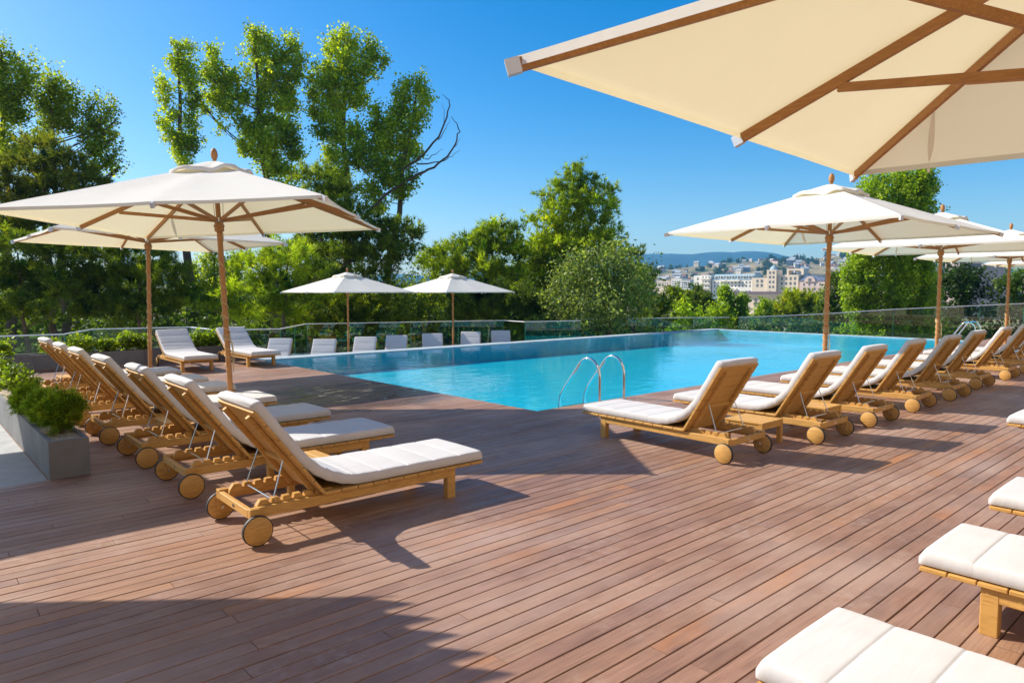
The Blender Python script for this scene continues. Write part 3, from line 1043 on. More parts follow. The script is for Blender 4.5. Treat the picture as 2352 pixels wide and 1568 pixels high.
def make_lounger(A=R(52.5)):
    root = empty("sun_lounger")
    t = M["teak"]
    f = MB()
    for s in (-1, 1):
        y0, y1 = sorted((s * .275, s * .315))
        f.box((-.035, y0, .168), (1.61, y1, .236), .004)
    f.box((-.035, -.274, .168), (.0, .274, .226), .004)
    f.box((1.54, -.274, .175), (1.60, .274, .226), .004)
    for s in (-1, 1):                              # rear posts that carry the axle
        y0, y1 = sorted((s * .262, s * .314))
        f.box((-.036, s * .3155 if s > 0 else s * .3355, .07), (.03, s * .3355 if s > 0 else s * .3155, .236), .003)
    f.build("frame", t, root)
    pw = MB()
    pw.box((-.0365, -.04, .186), (-.0345, .0, .206))
    pw.build("name_plate", M["steel"], root)
    for s in (-1, 1):
        rk = MB()
        y0, y1 = sorted((s * .232, s * .272))
        prof = [(.02, .205), (.03, .236)]
        x = .055
        for i in range(5):
            prof += [(x, .272), (x + .045, .272), (x + .06, .248), (x + .072, .243)]
            x += .078
        prof += [(x - .002, .268), (.56, .268), (.60, .205)]
        n = len(prof)
        v = [(px_, y0, pz) for px_, pz in prof] + [(px_, y1, pz) for px_, pz in prof]
        rk.add(v, [tuple(range(n)), tuple(range(n, 2 * n))[::-1]] + [(i, i + n, (i + 1) % n + n, (i + 1) % n) for i in range(n)])
        rk.build("support_rack", t, root)
    for s in (-1, 1):
        lg = MB()
        y0, y1 = sorted((s * .255, s * .317))
        lg.box((1.535, y0, 0), (1.612, y1, .237), .004)
        lg.build("leg", t, root)
    sl = MB()
    n = 11
    x0, x1 = .485, 1.88
    pt = (x1 - x0) / n
    for i in range(n):
        sl.box((x0 + i * pt, -LW, .238), (x0 + (i + 1) * pt - .006, LW, .26), .003)
    for s in (-1, 1):
        y0, y1 = sorted((s * .18, s * .225))
        sl.box((.52, y0, .205), (1.80, y1, .2375))
    sl.build("seat_slats", t, root)
    # backrest
    ca, sa = math.cos(A), math.sin(A)
    hx, hz = .485, .245

    def bp(u, y, w):                               # along the back, across, outwards (to the rear/under side = -w)
        return (hx - u * ca + w * sa, y, hz + u * sa + w * ca)
    bk = MB()
    n = 6
    Lb = .80
    pb = Lb / n
    for i in range(n):
        c = MB().box((i * pb, -LW, -.011), ((i + 1) * pb - .006, LW, .011), .003)
        bk.add([bp(*v) for v in c.v], c.f)
    for s in (-1, 1):
        y0, y1 = sorted((s * .2, s * .243))
        c = MB().box((-.015, y0, -.045), (.755, y1, -.0115), .004)
        bk.add([bp(*v) for v in c.v], c.f)
    c = MB().box((.28, -.199, -.034), (.325, .199, -.0115), .003)
    bk.add([bp(*v) for v in c.v], c.f)
    bk.build("backrest", t, root)
    rod = MB()
    ux = .36
    pa = bp(ux, .225, -.04); pb_ = bp(ux, -.225, -.04)
    lo = .148
    rod.tube([pa, (lo, .25, .251)], .005, 6); rod.tube([(lo, .29, .2535), (lo, -.29, .2535)], .005, 6); rod.tube([(lo, -.25, .251), pb_], .005, 6)
    rod.build("prop_rod", M["steel"], root)
    # wheels
    for s in (-1, 1):
        w = MB()
        yc = s * .357
        w.lathe([(.0, -.018), (.088, -.018), (.093, -.014), (.093, .014), (.088, .018), (.0, .018)], 32, "y", (0, yc, .1))
        wo = w.build("wheel", t, root, True)
        ty = MB()
        ty.lathe([(.0931, -.013), (.100, -.011), (.100, .011), (.0931, .013)], 32, "y", (0, yc, .1))
        ty.f = ty.f[:-2]
        ty.build("tyre", M["rubber"], wo, True)
        bo = MB()
        bo.lathe([(.0, -.005), (.012, -.004), (.012, .004), (.0, .005)], 10, "y", (0, s * .308, .1))
        bo.build("axle_bolt", M["steel"], wo, True)
    # cushion: swept along seat and back with cross seams
    th = .078
    path = []
    u = 0
    N = 150
    rc = .66
    tl = rc * math.tan(A / 2)
    Ls = 1.885 - .476 - tl
    arc = rc * A
    Lb2 = .815 - tl
    total = Ls + arc + Lb2
    V = []; F = []
    ns = 28
    seams = [total * k / 9 for k in range(1, 9)]
    us = sorted(set([total * i / 110 for i in range(111)] + [q + e for q in seams for e in (-.014, -.008, -.004, 0, .004, .008, .014)]))
    N = len(us) - 1
    for u in us:
        if u < Ls:
            x, z, a = 1.885 - u, .262, 0.0
        elif u < Ls + arc:
            a = (u - Ls) / rc
            x = 1.885 - Ls - rc * math.sin(a); z = .262 + rc * (1 - math.cos(a))
        else:
            a = A
            e = u - Ls - arc
            x = 1.885 - Ls - rc * math.sin(A) - e * ca; z = .262 + rc * (1 - math.cos(A)) + e * sa
        end = min(u, total - u)
        rnd = math.sqrt(max(0, 1 - (1 - min(1, end / .03)) ** 2))
        sd = min(abs(u - q) for q in seams)
        pin = .0045 * math.exp(-(sd / .007) ** 2)
        puff = .0025 * (1 - math.exp(-(sd / .05) ** 2))
        hw = LW * .965 - .010 * (1 - rnd) - .0006 * math.exp(-(sd / .012) ** 2)
        tt = th * (.55 + .45 * rnd) + puff * rnd
        nx, nz = math.sin(a), math.cos(a)
        for k in range(ns):
            q = 2 * math.pi * k / ns
            cy, cz = math.cos(q), math.sin(q)
            e = .17
            yy = math.copysign(abs(cy) ** e, cy) * hw
            zz = math.copysign(abs(cz) ** e, cz)
            off = tt / 2 + zz * tt / 2
            if zz > .5: off -= pin * (1 if abs(yy) < hw * .97 else .5) - .004 * (1 - (yy / hw) ** 2)
            off += .0025 * math.sin(u * 55 + yy * 7) * math.exp(-((u - Ls - arc * .5) / .3) ** 2)
            V.append((x + nx * off, yy, z + nz * off))
    for i in range(N):
        for k in range(ns):
            k2 = (k + 1) % ns
            F.append((i * ns + k, i * ns + k2, (i + 1) * ns + k2, (i + 1) * ns + k))
    F.append(tuple(range(ns))[::-1]); F.append(tuple(N * ns + k for k in range(ns)))
    c = mesh_obj("cushion", V, F, M["cushion"], root, True)
    return root


LG = {"L": "loungers in the left row", "R": "loungers in the right row by the pool", "N": "loungers cut by the right edge in front", "B": "loungers facing forward before the back planter", "T": "loungers on the lower terrace beyond the pool"}
SP = []
# (row, x, y of wheel axle, heading of the foot end, z, label)
LL = ["nearest left lounger with both wooden wheels and prop rod in full view", "second left lounger, directly behind the nearest one, foot end half in shade",
      "third left lounger, its foot end shaded beside the nearest left pole", "fourth left lounger, its cushion end right behind the nearest left pole",
      "fifth left lounger behind the planter's round bushes", "sixth left lounger, second last before the back planter", "farthest tilted lounger of the left row next to the low table"]
for y, lb in zip((4.745, 6.12, 7.39, 8.75, 10.13, 11.27, 12.62), LL):
    SP.append(("L", 1.735 + random.uniform(-.03, .03), y, random.uniform(-1.6, 1.6), 0, lb))
RL = ["nearest right lounger beside the pool ladder, wheels toward the camera", "second right lounger just past the first side table", "third right lounger under the main right parasol's pole",
      "fourth right lounger, backrest half shaded by the parasol", "fifth right lounger, its back in parasol shade before the second pole", "sixth right lounger, lit back just right of the second pole",
      "seventh right lounger in front of the far pool ladder", "eighth right lounger cut by the right edge", "farthest right lounger barely inside the frame"]
for x, y, lb in zip((6.24, 7.74, 9.13, 10.66, 12.15, 13.9, 15.65, 17.2, 18.8), (3.53, 3.33, 3.33, 3.36, 3.34, 3.45, 3.45, 3.45, 3.5), RL):
    SP.append(("R", x, y, 90 + random.uniform(-1.6, 1.6), 0, lb))
for x, y, lb in ((2.575, 1.205 - 1.88, "closest lounger, a white cushion filling the bottom right corner"), (4.17, 1.19 - 1.88, "lounger foot with pale leg above the closest cushion at the right edge"),
                 (5.60, 1.24 - 1.88, "lounger corner peeking in at the right edge above the leg"), (9.06, 1.93 - 1.88, "white lounger tip at the right edge below the farthest shade")):
    SP.append(("N", x, y, 90, 0, lb))
SP.append(("B", 4.72, 14.70 + 1.88, -90.5, 0, "white lounger facing forward right of the second left pole"))
SP.append(("B", 6.06, 14.80 + 1.88, -89, 0, "white lounger facing forward at the pool's back left corner"))
TX = [(648, "leftmost lower terrace lounger, just right of the back corner lounger on the deck"), (749, "lower terrace lounger with a diagonal cord shadow on its back"), (842, "lower terrace lounger right of the left small pole"),
      (913, "lower terrace lounger midway between the two small poles"), (994, "lower terrace lounger just left of the right small pole"), (1082, "lower terrace lounger just right of the right small pole"), (1150, "rightmost lower terrace lounger before the railing's corner")]
for i, (px_, lb) in enumerate(TX):
    q = at(px_, 770, 19 + 5.4 * (px_ - 657) / 500 if i else 20.3)
    SP.append(("T", q[0] - .05, q[1] - .05, -128 + random.uniform(-5, 5), LT, lb))
proto = make_lounger()
proto2 = proto3 = None
for i, (row, x, y, a, z, lb) in enumerate(SP):
    if row == "R":
        if proto2 is None: o = proto2 = make_lounger(R(58))
        else: o = copy_tree(proto2)
    elif row == "B":
        if proto3 is None: o = proto3 = make_lounger(R(36))
        else: o = copy_tree(proto3)
    else:
        o = proto if i == 0 else copy_tree(proto)
    o.location = (x, y, z)
    o.rotation_euler = (0, 0, R(a))
    tag(o, lb, "sun lounger", LG[row])


def make_table():
    root = empty("side_table")
    t = M["teak"]
    tp = MB()
    n = 4
    for i in range(n):
        tp.box((-.225 + i * .45 / n, -.225, .238), (-.225 + (i + 1) * .45 / n - .005, .225, .26), .003)
    tp.build("table_top", t, root)
    ap = MB()
    for s in (-1, 1):
        y0, y1 = sorted((s * .195, s * .217))
        ap.box((-.17, y0, .185), (.17, y1, .2375)); ap.box((y0, -.17, .185), (y1, .17, .2375))
    ap.build("apron", t, root)
    for sx in (-1, 1):
        for sy in (-1, 1):
            l = MB()
            xa, xb = sorted((sx * .172, sx * .222)); ya, yb = sorted((sy * .172, sy * .222))
            l.box((xa, ya, 0), (xb, yb, .2375), .003)
            l.build("leg", t, root)
    return root


tb = make_table()
for i, (x, y, lb) in enumerate(((2.52, 5.43, "low teak table between the nearest and second left loungers"), (2.35, 8.07, "low teak table between the third and fourth left loungers"),
                                (2.25, 13.35, "low teak table at the far end of the left row"), (7.02, 3.86, "sunlit teak table between the first and second right loungers"),
                                (8.46, 3.84, "teak table between the second and third right loungers"), (13.05, 3.9, "shaded teak table between the fifth and sixth right loungers"))):
    o = tb if i == 0 else copy_tree(tb)
    o.location = (x, y, 0)
    tag(o, lb, "side table", "teak side tables between the loungers")

# ------------------------------------------------------------------ parasols
HS, ZR, ZP = 1.75, 2.5, 3.20


def zc(x, y):
    """height of the taut canopy"""
    r = max(abs(x), abs(y)) / HS
    return ZP + (ZR - ZP) * r


def make_parasol():
    root = empty("parasol")
    t = M["teak_pole"]
    p = MB(); p.lathe([(.034, .06), (.034, 2.35), (.030, 2.36), (.030, 3.22)], 16)
    p.build("pole", t, root, True)
    fi = MB(); fi.lathe([(.024, 3.2), (.024, 3.255), (.032, 3.268), (.040, 3.29), (.043, 3.32), (.040, 3.35), (.031, 3.378), (.017, 3.397), (.004, 3.402)], 16)
    fi.build("finial", t, root, True)
    hb = MB(); hb.lathe([(.035, 2.34), (.058, 2.35), (.058, 2.40), (.066, 2.405), (.066, 2.43), (.055, 2.435), (.055, 2.46), (.036, 2.465)], 16)
    hb.build("hub", t, root, True)
    ring = MB(); ring.lathe([(.036, 2.466), (.052, 2.467), (.052, 2.52), (.036, 2.521)], 16)
    ring.build("runner_ring", M["steel"], root, True)
    # canopy
    N = 28
    V = []; F = []
    for j in range(N + 1):
        for i in range(N + 1):
            x = -HS + 2 * HS * i / N; y = -HS + 2 * HS * j / N
            z = zc(x, y)
            r = max(abs(x), abs(y)) / HS
            an = math.atan2(y, x)
            # sag between ribs, which lie on the axes and diagonals
            m = abs(math.sin(4 * an))
            sag = .022 * m * r * (1.15 - r) * 2.2
            pull = .012 * m * r ** 3
            k = 1 - pull
            V.append((x * k, y * k, z - sag + .003 * mnoise.noise(Vector((x * 2.3, y * 2.3, 4)))))
    for j in range(N):
        for i in range(N):
            a = j * (N + 1) + i
            if (i - (N - 1) / 2) * (j - (N - 1) / 2) > 0:
                F += [(a, a + 1, a + N + 2), (a, a + N + 2, a + N + 1)]
            else:
                F += [(a, a + 1, a + N + 1), (a + 1, a + N + 2, a + N + 1)]
    # turned hem round the rim
    rim = [i for i in range(N)] + [(i + 1) * (N + 1) - 1 for i in range(N)] + [N * (N + 1) + N - i for i in range(N)] + [(N - i) * (N + 1) for i in range(N)]
    hem = len(V)
    for q in rim:
        x, y, z = V[q]
        V.append((x * .999, y * .999, z - .035))
    for i in range(len(rim)):
        i2 = (i + 1) % len(rim)
        F.append((rim[i], hem + i, hem + i2, rim[i2]))
    cn = mesh_obj("canopy", V, F, M["canvas"], root, True)
    cn.data.set_sharp_from_angle(angle=R(22))
    # vent flap above the top opening
    V = []; F = []
    n = 64; rings = 7
    vh = .43
    for j in range(rings + 1):
        rr = .06 + (vh - .06) * j / rings
        for k in range(n):
            an = 2 * math.pi * k / n
            c, s = math.cos(an), math.sin(an)
            q = 1 / max(abs(c), abs(s))
            q = q ** .8
            w = .022 * math.sin(an * 6 + .7) * (j / rings) ** 2 + .012 * math.sin(an * 11) * (j / rings) ** 3
            V.append((c * q * rr, s * q * rr, ZP + .05 + (ZR - ZP) * rr / HS * (1 - .1 * j / rings) + w))
    for j in range(rings):
        for k in range(n):
            k2 = (k + 1) % n
            F.append((j * n + k, j * n + k2, (j + 1) * n + k2, (j + 1) * n + k))
    # drop edge
    base = rings * n
    for k in range(n):
        x, y, z = V[base + k]
        V.append((x * 1.01, y * 1.01, z - .045))
    e0 = len(V) - n
    for k in range(n):
        k2 = (k + 1) % n
        F.append((base + k, base + k2, e0 + k2, e0 + k))
    mesh_obj("vent_flap", V, F, M["canvas"], root, True)
    for k in range(8):
        dx, dy = [(1, 0), (1, 1), (0, 1), (-1, 1), (-1, 0), (-1, -1), (0, -1), (1, -1)][k]
        e = Vector((dx * HS * 1.0, dy * HS * 1.0, ZR - .034))
        s = Vector((dx, dy, 0)).normalized() * .06 + Vector((0, 0, ZP - .064))
        rb = MB(); rb.beam(s, e, .024, .05)
        ro = rb.build("rib", t, root)
        d = (e - s).normalized()
        cp = MB(); cp.beam(e - d * .01, e + d * .045, .032, .058)
        cp.build("end_cap", M["cap"], ro)
        hub = Vector((dx, dy, 0)).normalized() * .06 + Vector((0, 0, 2.49))
        j = s.lerp(e, .70 if dx * dy == 0 else .49) + Vector((0, 0, -.03))
        st = MB(); st.beam(hub, j, .022, .042)
        so = st.build("strut", t, root)
    # cord round the pole
    cd = MB()
    pts = []
    rr = random.Random(5)
    tot = 420
    for i in range(tot):
        q = i / (tot - 1)
        z = 2.33 - 1.70 * q
        turns = 2.2 * q + 6.5 * (q ** 2.2)
        an = turns * 2 * math.pi
        r = .041
        pts.append((math.cos(an) * r, math.sin(an) * r, z))
    cd.tube(pts, .0055, 5)
    z = 2.42 - 1.75 * .86
    for zz in (.98, 1.005, 1.03, 1.25, 1.28):
        cd.tube([(math.cos(a) * .042, math.sin(a) * .042, zz + .02 * math.sin(a)) for a in np.linspace(0, 6.28, 20)], .006, 5)
    lp = [(.045, -.01, .98), (.075, -.02, .9), (.08, -.01, .72), (.07, 0, .6), (.055, 0, .55), (.05, .01, .63), (.06, .01, .8), (.045, .01, .98)]
    cd.tube(lp, .005, 5)
    cd.tube([(.05, .02, 2.45), (.055, .05, 2.9), (.045, .04, 3.1)], .004, 5); cd.tube([(-.05, .02, 2.45), (-.05, -.04, 3.05)], .004, 5)
    cd.build("cord", M["cord"], root)
    # fabric tie hanging below the canopy
    ti = MB()
    w = .022
    a = Vector((-.64 * HS, .68 * HS, 0)); q = Vector((-.73 * HS, 1.0 * HS, 0))
    v = []
    for i in range(13):
        u = i / 12
        c = a.lerp(q, u); z = zc(c.x, c.y) - .012 - .07 * math.sin(u * math.pi * .9) - .03 * u
        tw = math.sin(u * 5) * .7
        v += [(c.x - w * math.sin(tw), c.y - w * math.cos(tw), z - w * .4), (c.x + w * math.sin(tw), c.y + w * math.cos(tw), z + w * .4)]
    ti.add(v, [(2 * i, 2 * i + 1, 2 * i + 3, 2 * i + 2) for i in range(12)])
    ti.build("tie_strap", M["canvas"], root, True)
    bs = MB()
    bs.box((-.3, -.3, -.03), (.3, .3, .02), .008)
    bs.lathe([(.055, .02), (.05, .03), (.045, .15), (.036, .155)], 16)
    bs.build("base", M["steel"], root, True)
    return root


PR = make_parasol()
PG = "cream parasols with teak poles"
for i, (x, y, z, yaw, tx, ty, sc, lb) in enumerate((
        (3.29, 9.16, .03, -40, -1.8, -1.6, 1, "large cream parasol over the left loungers, its pole nearest"),
        (3.48, 13.68, 0, -89.1, 0, 1.0, 1, "cream parasol half hidden behind the large left one"),
        (10.92, 4.84, .02, -93, .2, .4, 1, "whole cream parasol right of centre over the right loungers"),
        (16.36, 4.91, 0, -84.5, 0, 0, 1, "second parasol of the right row with its left corner showing"),
        (22.28, 5.05, 0, -87.6, 0, 0, 1, "third parasol of the right row at the right edge"),
        (28.6, 5.1, 0, -88, 0, 0, 1, "farthest right row parasol, a thin sliver below the third"),
        (3.63, .31, -.02, -86.6, 0, 0, 1, "overhead parasol seen from below in the upper right corner"),
        (11.75, 21.55, LT, -84, 0, 0, .9, "left of the two small parasols beyond the pool"),
        (15.45, 20.5, LT, -87.5, 0, 0, .9, "right of the two small parasols beyond the pool"),
        (-1.27, 9.85, 0, -90, 0, 0, 1, "parasol left of the frame shading the left wheels"))):
    o = PR if i == 0 else copy_tree(PR)
    o.location = (x, y, z + .035)
    o.rotation_mode = 'QUATERNION'
    o.rotation_quaternion = (Matrix.Rotation(R(tx), 3, 'X') @ Matrix.Rotation(R(ty), 3, 'Y') @ Matrix.Rotation(R(yaw), 3, 'Z')).to_quaternion()
    o.scale = (sc, sc, sc)
    tag(o, lb, "parasol", PG)

# unseen awning added left of the viewer, shaped to throw the bottom left shadow
aw = empty("shadow_awning", (-2.0, 3.0, 0))
pts = [(.45, 6.0)]
rr = random.Random(4)
for i in range(15):
    t0, t1 = i / 15, (i + 1) / 15
    for t, e in ((t0 + .01, -.22), (t0 + .02, -.11), (t0 + .034, .0), (t0 + .052, -.12), (t1, -.22)):
        pts.append((.46 - .14 * t - .25 * t * t + e * .75, 5.98 - 3.2 * t - e * .66))
pts += [(-.3, 1.2), (-5.2, 3.0), (-4.6, 9.3), (-3.4, 9.2)]
n = len(pts)
v = [(x + 2.0, y - 3.0, 2.5 + .0 * x) for x, y in pts] + [(x + 2.0, y - 3.0, 2.508) for x, y in pts]
mesh_obj("fabric", v, [tuple(range(n))[::-1], tuple(range(n, 2 * n))] + [(i, (i + 1) % n, n + (i + 1) % n, n + i) for i in range(n)], M["canvas"], aw)
for x, y in ((-2.9, .1), (-2.4, 5.9), (1.1, -1.0)):
    b = MB(); b.tube([(x, y, .002), (x, y, 2.495)], .035, 10); b.build("post", M["steel"], aw, True)
tag(aw, "unseen scalloped awning added left of the frame to shade the bottom left boards", "awning")

# ------------------------------------------------------------------ pool ladders


def make_ladder():
    root = empty("pool_ladder")
    for x in (0, .56):
        pts = [(x, 0, 0.0), (x, 0, .40)]
        for k in range(1, 13):
            a = math.pi * .80 * k / 12
            pts.append((x - .03 * k / 12, .21 * (1 - math.cos(a)) * 1.0, .40 + .25 * math.sin(a) / 1.0))
        pts += [(x - .12, .60, .18), (x - .14, .66, .05), (x - .145, .68, -.06), (x - .145, .68, -.42)]
        r = MB(); r.tube(pts, .02, 12)
        r.build("rail", M["chrome"], root, True)
        fl = MB(); fl.lathe([(.045, .001), (.045, .008), (.022, .014)], 16, "z", (x, 0, 0))
        fl.build("flange", M["chrome"], root, True)
    for z in (-.14, -.34):
        st = MB(); st.box((-.14, .65, z - .012), (.41, .72, z + .012), .004)
        st.build("step", M["chrome"], root)
    return root


ld = make_ladder()
ld.location = (7.76, 6.73, 0)
tag(ld, "polished steel ladder at the near pool corner by the first right lounger", "pool ladder", "pool ladders")
l2 = copy_tree(ld)
l2.location = (26.05, 6.73, 0)
tag(l2, "steel ladder far off at the pool's right end", "pool ladder", "pool ladders")

# ------------------------------------------------------------------ unseen hotel behind the viewer, added for warm bounced light
M["bounce_limewash"] = simple("bounce_limewash", (.56, .45, .34), .85, 0, .06, .6)
ht = empty("added_hotel_front", (12, -6.5, -.4))
b = MB()
x0, x1, H_ = -30, 34, 15.5
cols = [x0 + 2 + i * 4.0 for i in range(16)]
zs = [(.4, 3.2), (4.6, 6.9), (8.2, 10.5), (11.8, 14.0)]
edge = [0.0] + [v for q in zs for v in q] + [H_]
for i in range(0, len(edge), 2):
    b.box((x0, -.5, edge[i]), (x1, 0, edge[i + 1]))
for z0, z1 in zs:
    xa = x0
    for c in cols:
        b.box((xa, -.5, z0), (c, 0, z1)); xa = c + 2.0
    b.box((xa, -.5, z0), (x1, 0, z1))
b.build("facade", M["bounce_limewash"], ht)
for z0, z1 in zs:
    for c in cols:
        w_ = MB(); w_.box((c + .002, -.4, z0 + .002), (c + 1.998, -.36, z1 - .002))
        wo = w_.build("window", M["pane_dark"], ht)
tag(ht, "unseen hotel front added behind the viewer for warm bounced light", "building")

# ------------------------------------------------------------------ land, city, hills


def prof(pts, x):
    xs = [p[0] for p in pts]; ys = [p[1] for p in pts]
    return np.interp(x, xs, ys)


HILL = [(-3000, 652), (1200, 652), (1400, 640), (1487, 627), (1570, 615), (1643, 610), (1695, 606), (1760, 604.6), (1812, 599), (1877, 593), (1943, 588), (2050, 592), (2200, 628), (2350, 640), (5000, 640)]
MOUNT = [(-3000, 640), (600, 640), (860, 634), (925, 629), (990, 634), (1130, 622), (1180, 612), (1300, 600), (1458, 586), (1492, 584), (1539, 583), (1578, 585), (1620, 581), (1648, 578.5), (1677, 581), (1718, 576.5), (1750, 579), (1773, 582.5), (1815, 591.6), (1867, 595.5), (2000, 604), (2400, 625), (5000, 640)]


def land_z(d, x):
    """height of the land at the view distance d and survey column x"""
    base = GZ + (-10.5 - GZ) * min(1, max(0, (d - 60) / 160))
    crest = 1.65 + (668 - float(prof(HILL, x))) / 1600 * 1250
    t = min(1, max(0, (d - 520) / 730))
    s = t * t * (3 - 2 * t)
    z = base + (crest - base) * s
    if d > 1250: z = crest - (d - 1250) * .06
    n = mnoise.fractal(Vector((x * .006, d * .004, 2)), 1.0, 2.0, 4)
    return z + n * 9 * min(1, max(0, (d - 500) / 300)) * (1 if d < 1200 else .4)


ds = list(np.concatenate([np.linspace(-40, 60, 8), np.geomspace(75, 1900, 60)]))
xs_ = np.concatenate([np.linspace(-1500, 1350, 34), np.linspace(1375, 2100, 110), np.linspace(2120, 3900, 28)])
V = []; F = []
for d in ds:
    for x in xs_:
        if d <= 60:
            # plain sheet under the terraces
            q = FWD * d + RGT * ((x - 1176) / 1600 * 70)
            V.append((q[0], q[1], GZ))
        else:
            q = FWD * d + RGT * ((x - 1176) / 1600 * max(d, 70))
            V.append((q[0], q[1], land_z(d, x)))
nx = len(xs_)
for j in range(len(ds) - 1):
    for i in range(nx - 1):
        a = j * nx + i
        F.append((a, a + 1, a + nx + 1, a + nx))


def land_mat():
    g = G("land")
    v = g.coord()
    n = g.noise(v, .012, 6, .6)
    n2 = g.noise(v, .08, 5, .6)
    col = g.ramp(n, [(.38, (.07, .10, .03)), (.50, (.30, .22, .10)), (.62, (.40, .29, .14))])
    col = g.mix(g.ramp(n2, [(.5, 0), (.62, .8)]), col, (.05, .08, .03))
    return g.done(g.bsdf(col, .95))


o = mesh_obj("ground", V, F, land_mat(), None, True)
tag(o, kind="structure")

V = []; F = []
mx = np.linspace(-900, 3300, 180)
rowsd = [2500, 2700, 2850, 2950, 3000, 3080, 3250]
hk = [0, .35, .66, .9, 1.0, .85, .3]
for d, k in zip(rowsd, hk):
    for x in mx:
        c = 1.65 + (668 - float(prof(MOUNT, x))) / 1600 * 3000
        n = mnoise.fractal(Vector((x * .02, d * .004, 7)), 1.0, 2.0, 4)
        z = -20 + (c + 20) * k + n * 9 * (1 if k < .95 else .2)
        q = FWD * d + RGT * ((x - 1176) / 1600 * d)
        V.append((q[0], q[1], z))
nx = len(mx)
for j in range(len(rowsd) - 1):
    for i in range(nx - 1):
        a = j * nx + i
        F.append((a, a + 1, a + nx + 1, a + nx))
o = mesh_obj("mountains", V, F, simple("hazy_forest", (.02, .065, .09), .95, 0, .3, .01), None, True)  # blue of the distant air is put into the forest colour
tag(o, kind="structure")

M["wall_white"] = simple("wall_white", (.86, .80, .70), .8, 0, .08, .3)
M["wall_cream"] = simple("wall_cream", (.78, .64, .48), .8, 0, .08, .3)
M["wall_pink"] = simple("wall_pink", (.72, .54, .46), .8, 0, .1, .3)
M["house_white"] = simple("house_white", (.55, .52, .47), .8, 0, .1, .3)
M["wall_grey"] = simple("wall_grey", (.32, .31, .31), .8, 0, .1, .3)
M["wall_dark"] = simple("wall_dark", (.10, .095, .12), .6, 0, .1, .3)
M["pane"] = simple("window_pane", (.16, .17, .19), .15, 0, .2, .5)
M["roof_blue"] = simple("roof_blue", (.30, .42, .46), .5, 0, .1, .3)
M["roof_slate"] = simple("roof_slate", (.12, .14, .20), .5, 0, .1, .3)
M["roof_red"] = simple("roof_red", (.20, .085, .06), .7, 0, .2, .5)
M["roof_brown"] = simple("roof_brown", (.11, .075, .065), .7, 0, .2, .5)
M["roof_tin"] = simple("roof_tin", (.42, .43, .44), .5, 0, .15, .5)
M["shade"] = simple("loggia_floor", (.40, .33, .26), .8)


class Bld:
    """a block facing the terrace; local x to the right, y away from the viewer, z up; survey sizes at the distance d"""
    def __init__(s, name, x0, x1, ytop, d, ybase=735, yaw=-.72):
        s.d = d
        p = at((x0 + x1) / 2, 700, d)
        zb = min(at(x0, ybase, d)[2], land_z(d, (x0 + x1) / 2)) - .5
        s.zb = zb
        s.root = empty(name, (p[0], p[1], zb), HEAD - math.pi / 2 + yaw)
        s.x0 = x0; s.x1 = x1
        s.k = d / 1600
        s.w = 1 / math.cos(yaw)
        s.cx = (x0 + x1) / 2

    def X(s, x): return (x - s.cx) * s.k * s.w
    def Z(s, y): return 1.65 + (668 - y) * s.k - s.zb

    def wall(s, m, x0, x1, ytop, depth=12, y0=0.0, name="wall"):
        b = MB(); b.box((s.X(x0), y0, 0), (s.X(x1), y0 + depth, s.Z(ytop)))
        return b.build(name, m, s.root)

    def roof(s, m, x0, x1, ytop, depth=12, y0=0.0, rise=2.0, over=.4, hip=2.0):
        a, q, z = s.X(x0) - over, s.X(x1) + over, s.Z(ytop) + .02
        b = MB()
        y1 = y0 + depth + over; ya = y0 - over
        v = [(a, ya, z), (q, ya, z), (q, y1, z), (a, y1, z), (a + hip, ya + hip, z + rise), (q - hip, ya + hip, z + rise), (q - hip, y1 - hip, z + rise), (a + hip, y1 - hip, z + rise)]
        b.add(v, [(3, 2, 1, 0), (0, 1, 5, 4), (1, 2, 6, 5), (2, 3, 7, 6), (3, 0, 4, 7), (4, 5, 6, 7)])
        return b.build("roof", m, s.root)

    def windows(s, x0, x1, ys, n, w, h, y0=0.0, arch=False):
        """rows of windows; each its own part"""
        for yy in ys:
            for i in range(n):
                cx = s.X(x0 + (x1 - x0) * (i + .5) / n); z = s.Z(yy)
                b = MB()
                ww, hh = w / 2 * .68, h * .8
                b.box((cx - ww, y0 - .06, z - hh), (cx + ww, y0 + .1, z))
                if arch:
                    pts = [(cx + ww * math.cos(t), z + ww * math.sin(t)) for t in np.linspace(0, math.pi, 9)]
                    v = [(x, y0 - .06, zz) for x, zz in pts]
                    b.add(v, [tuple(range(9))[::-1]])
                b.build("window", M["pane"], s.root)

    def band(s, name, m, x0, x1, ya, yb, out=.8, y0=0.0):
        b = MB(); b.box((s.X(x0), y0 - out, s.Z(yb)), (s.X(x1), y0 - .003, s.Z(ya)))
        return b.build(name, m, s.root)


# main white apartment range
B = Bld("apartment_building", 1624, 1898, 625, 350)
W = M["wall_white"]
B.wall(W, 1624, 1657, 630.5, 14)
B.windows(1628, 1636, (636, 646, 656, 667), 1, 1.3, 1.5)
for y in (640, 651, 662, 673):
    B.band("balcony", W, 1638, 1657, y - 3.5, y, 1.4)
    B.windows(1639, 1657, (y - 7,), 3, 1.2, 1.2)
B.wall(W, 1659, 1734, 641, 14, .6)
b = MB()
z0, z1 = B.Z(641), B.Z(628)
a, q = B.X(1659), B.X(1734)
b.add([(a, .4, z0), (q, .4, z0), (q, 4.0, z1), (a, 4.0, z1), (a, 14.6, z1), (q, 14.6, z1), (a, 14.6, z0), (q, 14.6, z0)], [(0, 1, 2, 3), (3, 2, 5, 4), (4, 5, 7, 6), (0, 3, 4, 6), (1, 7, 5, 2)])
b.build("roof", M["roof_blue"], B.root)
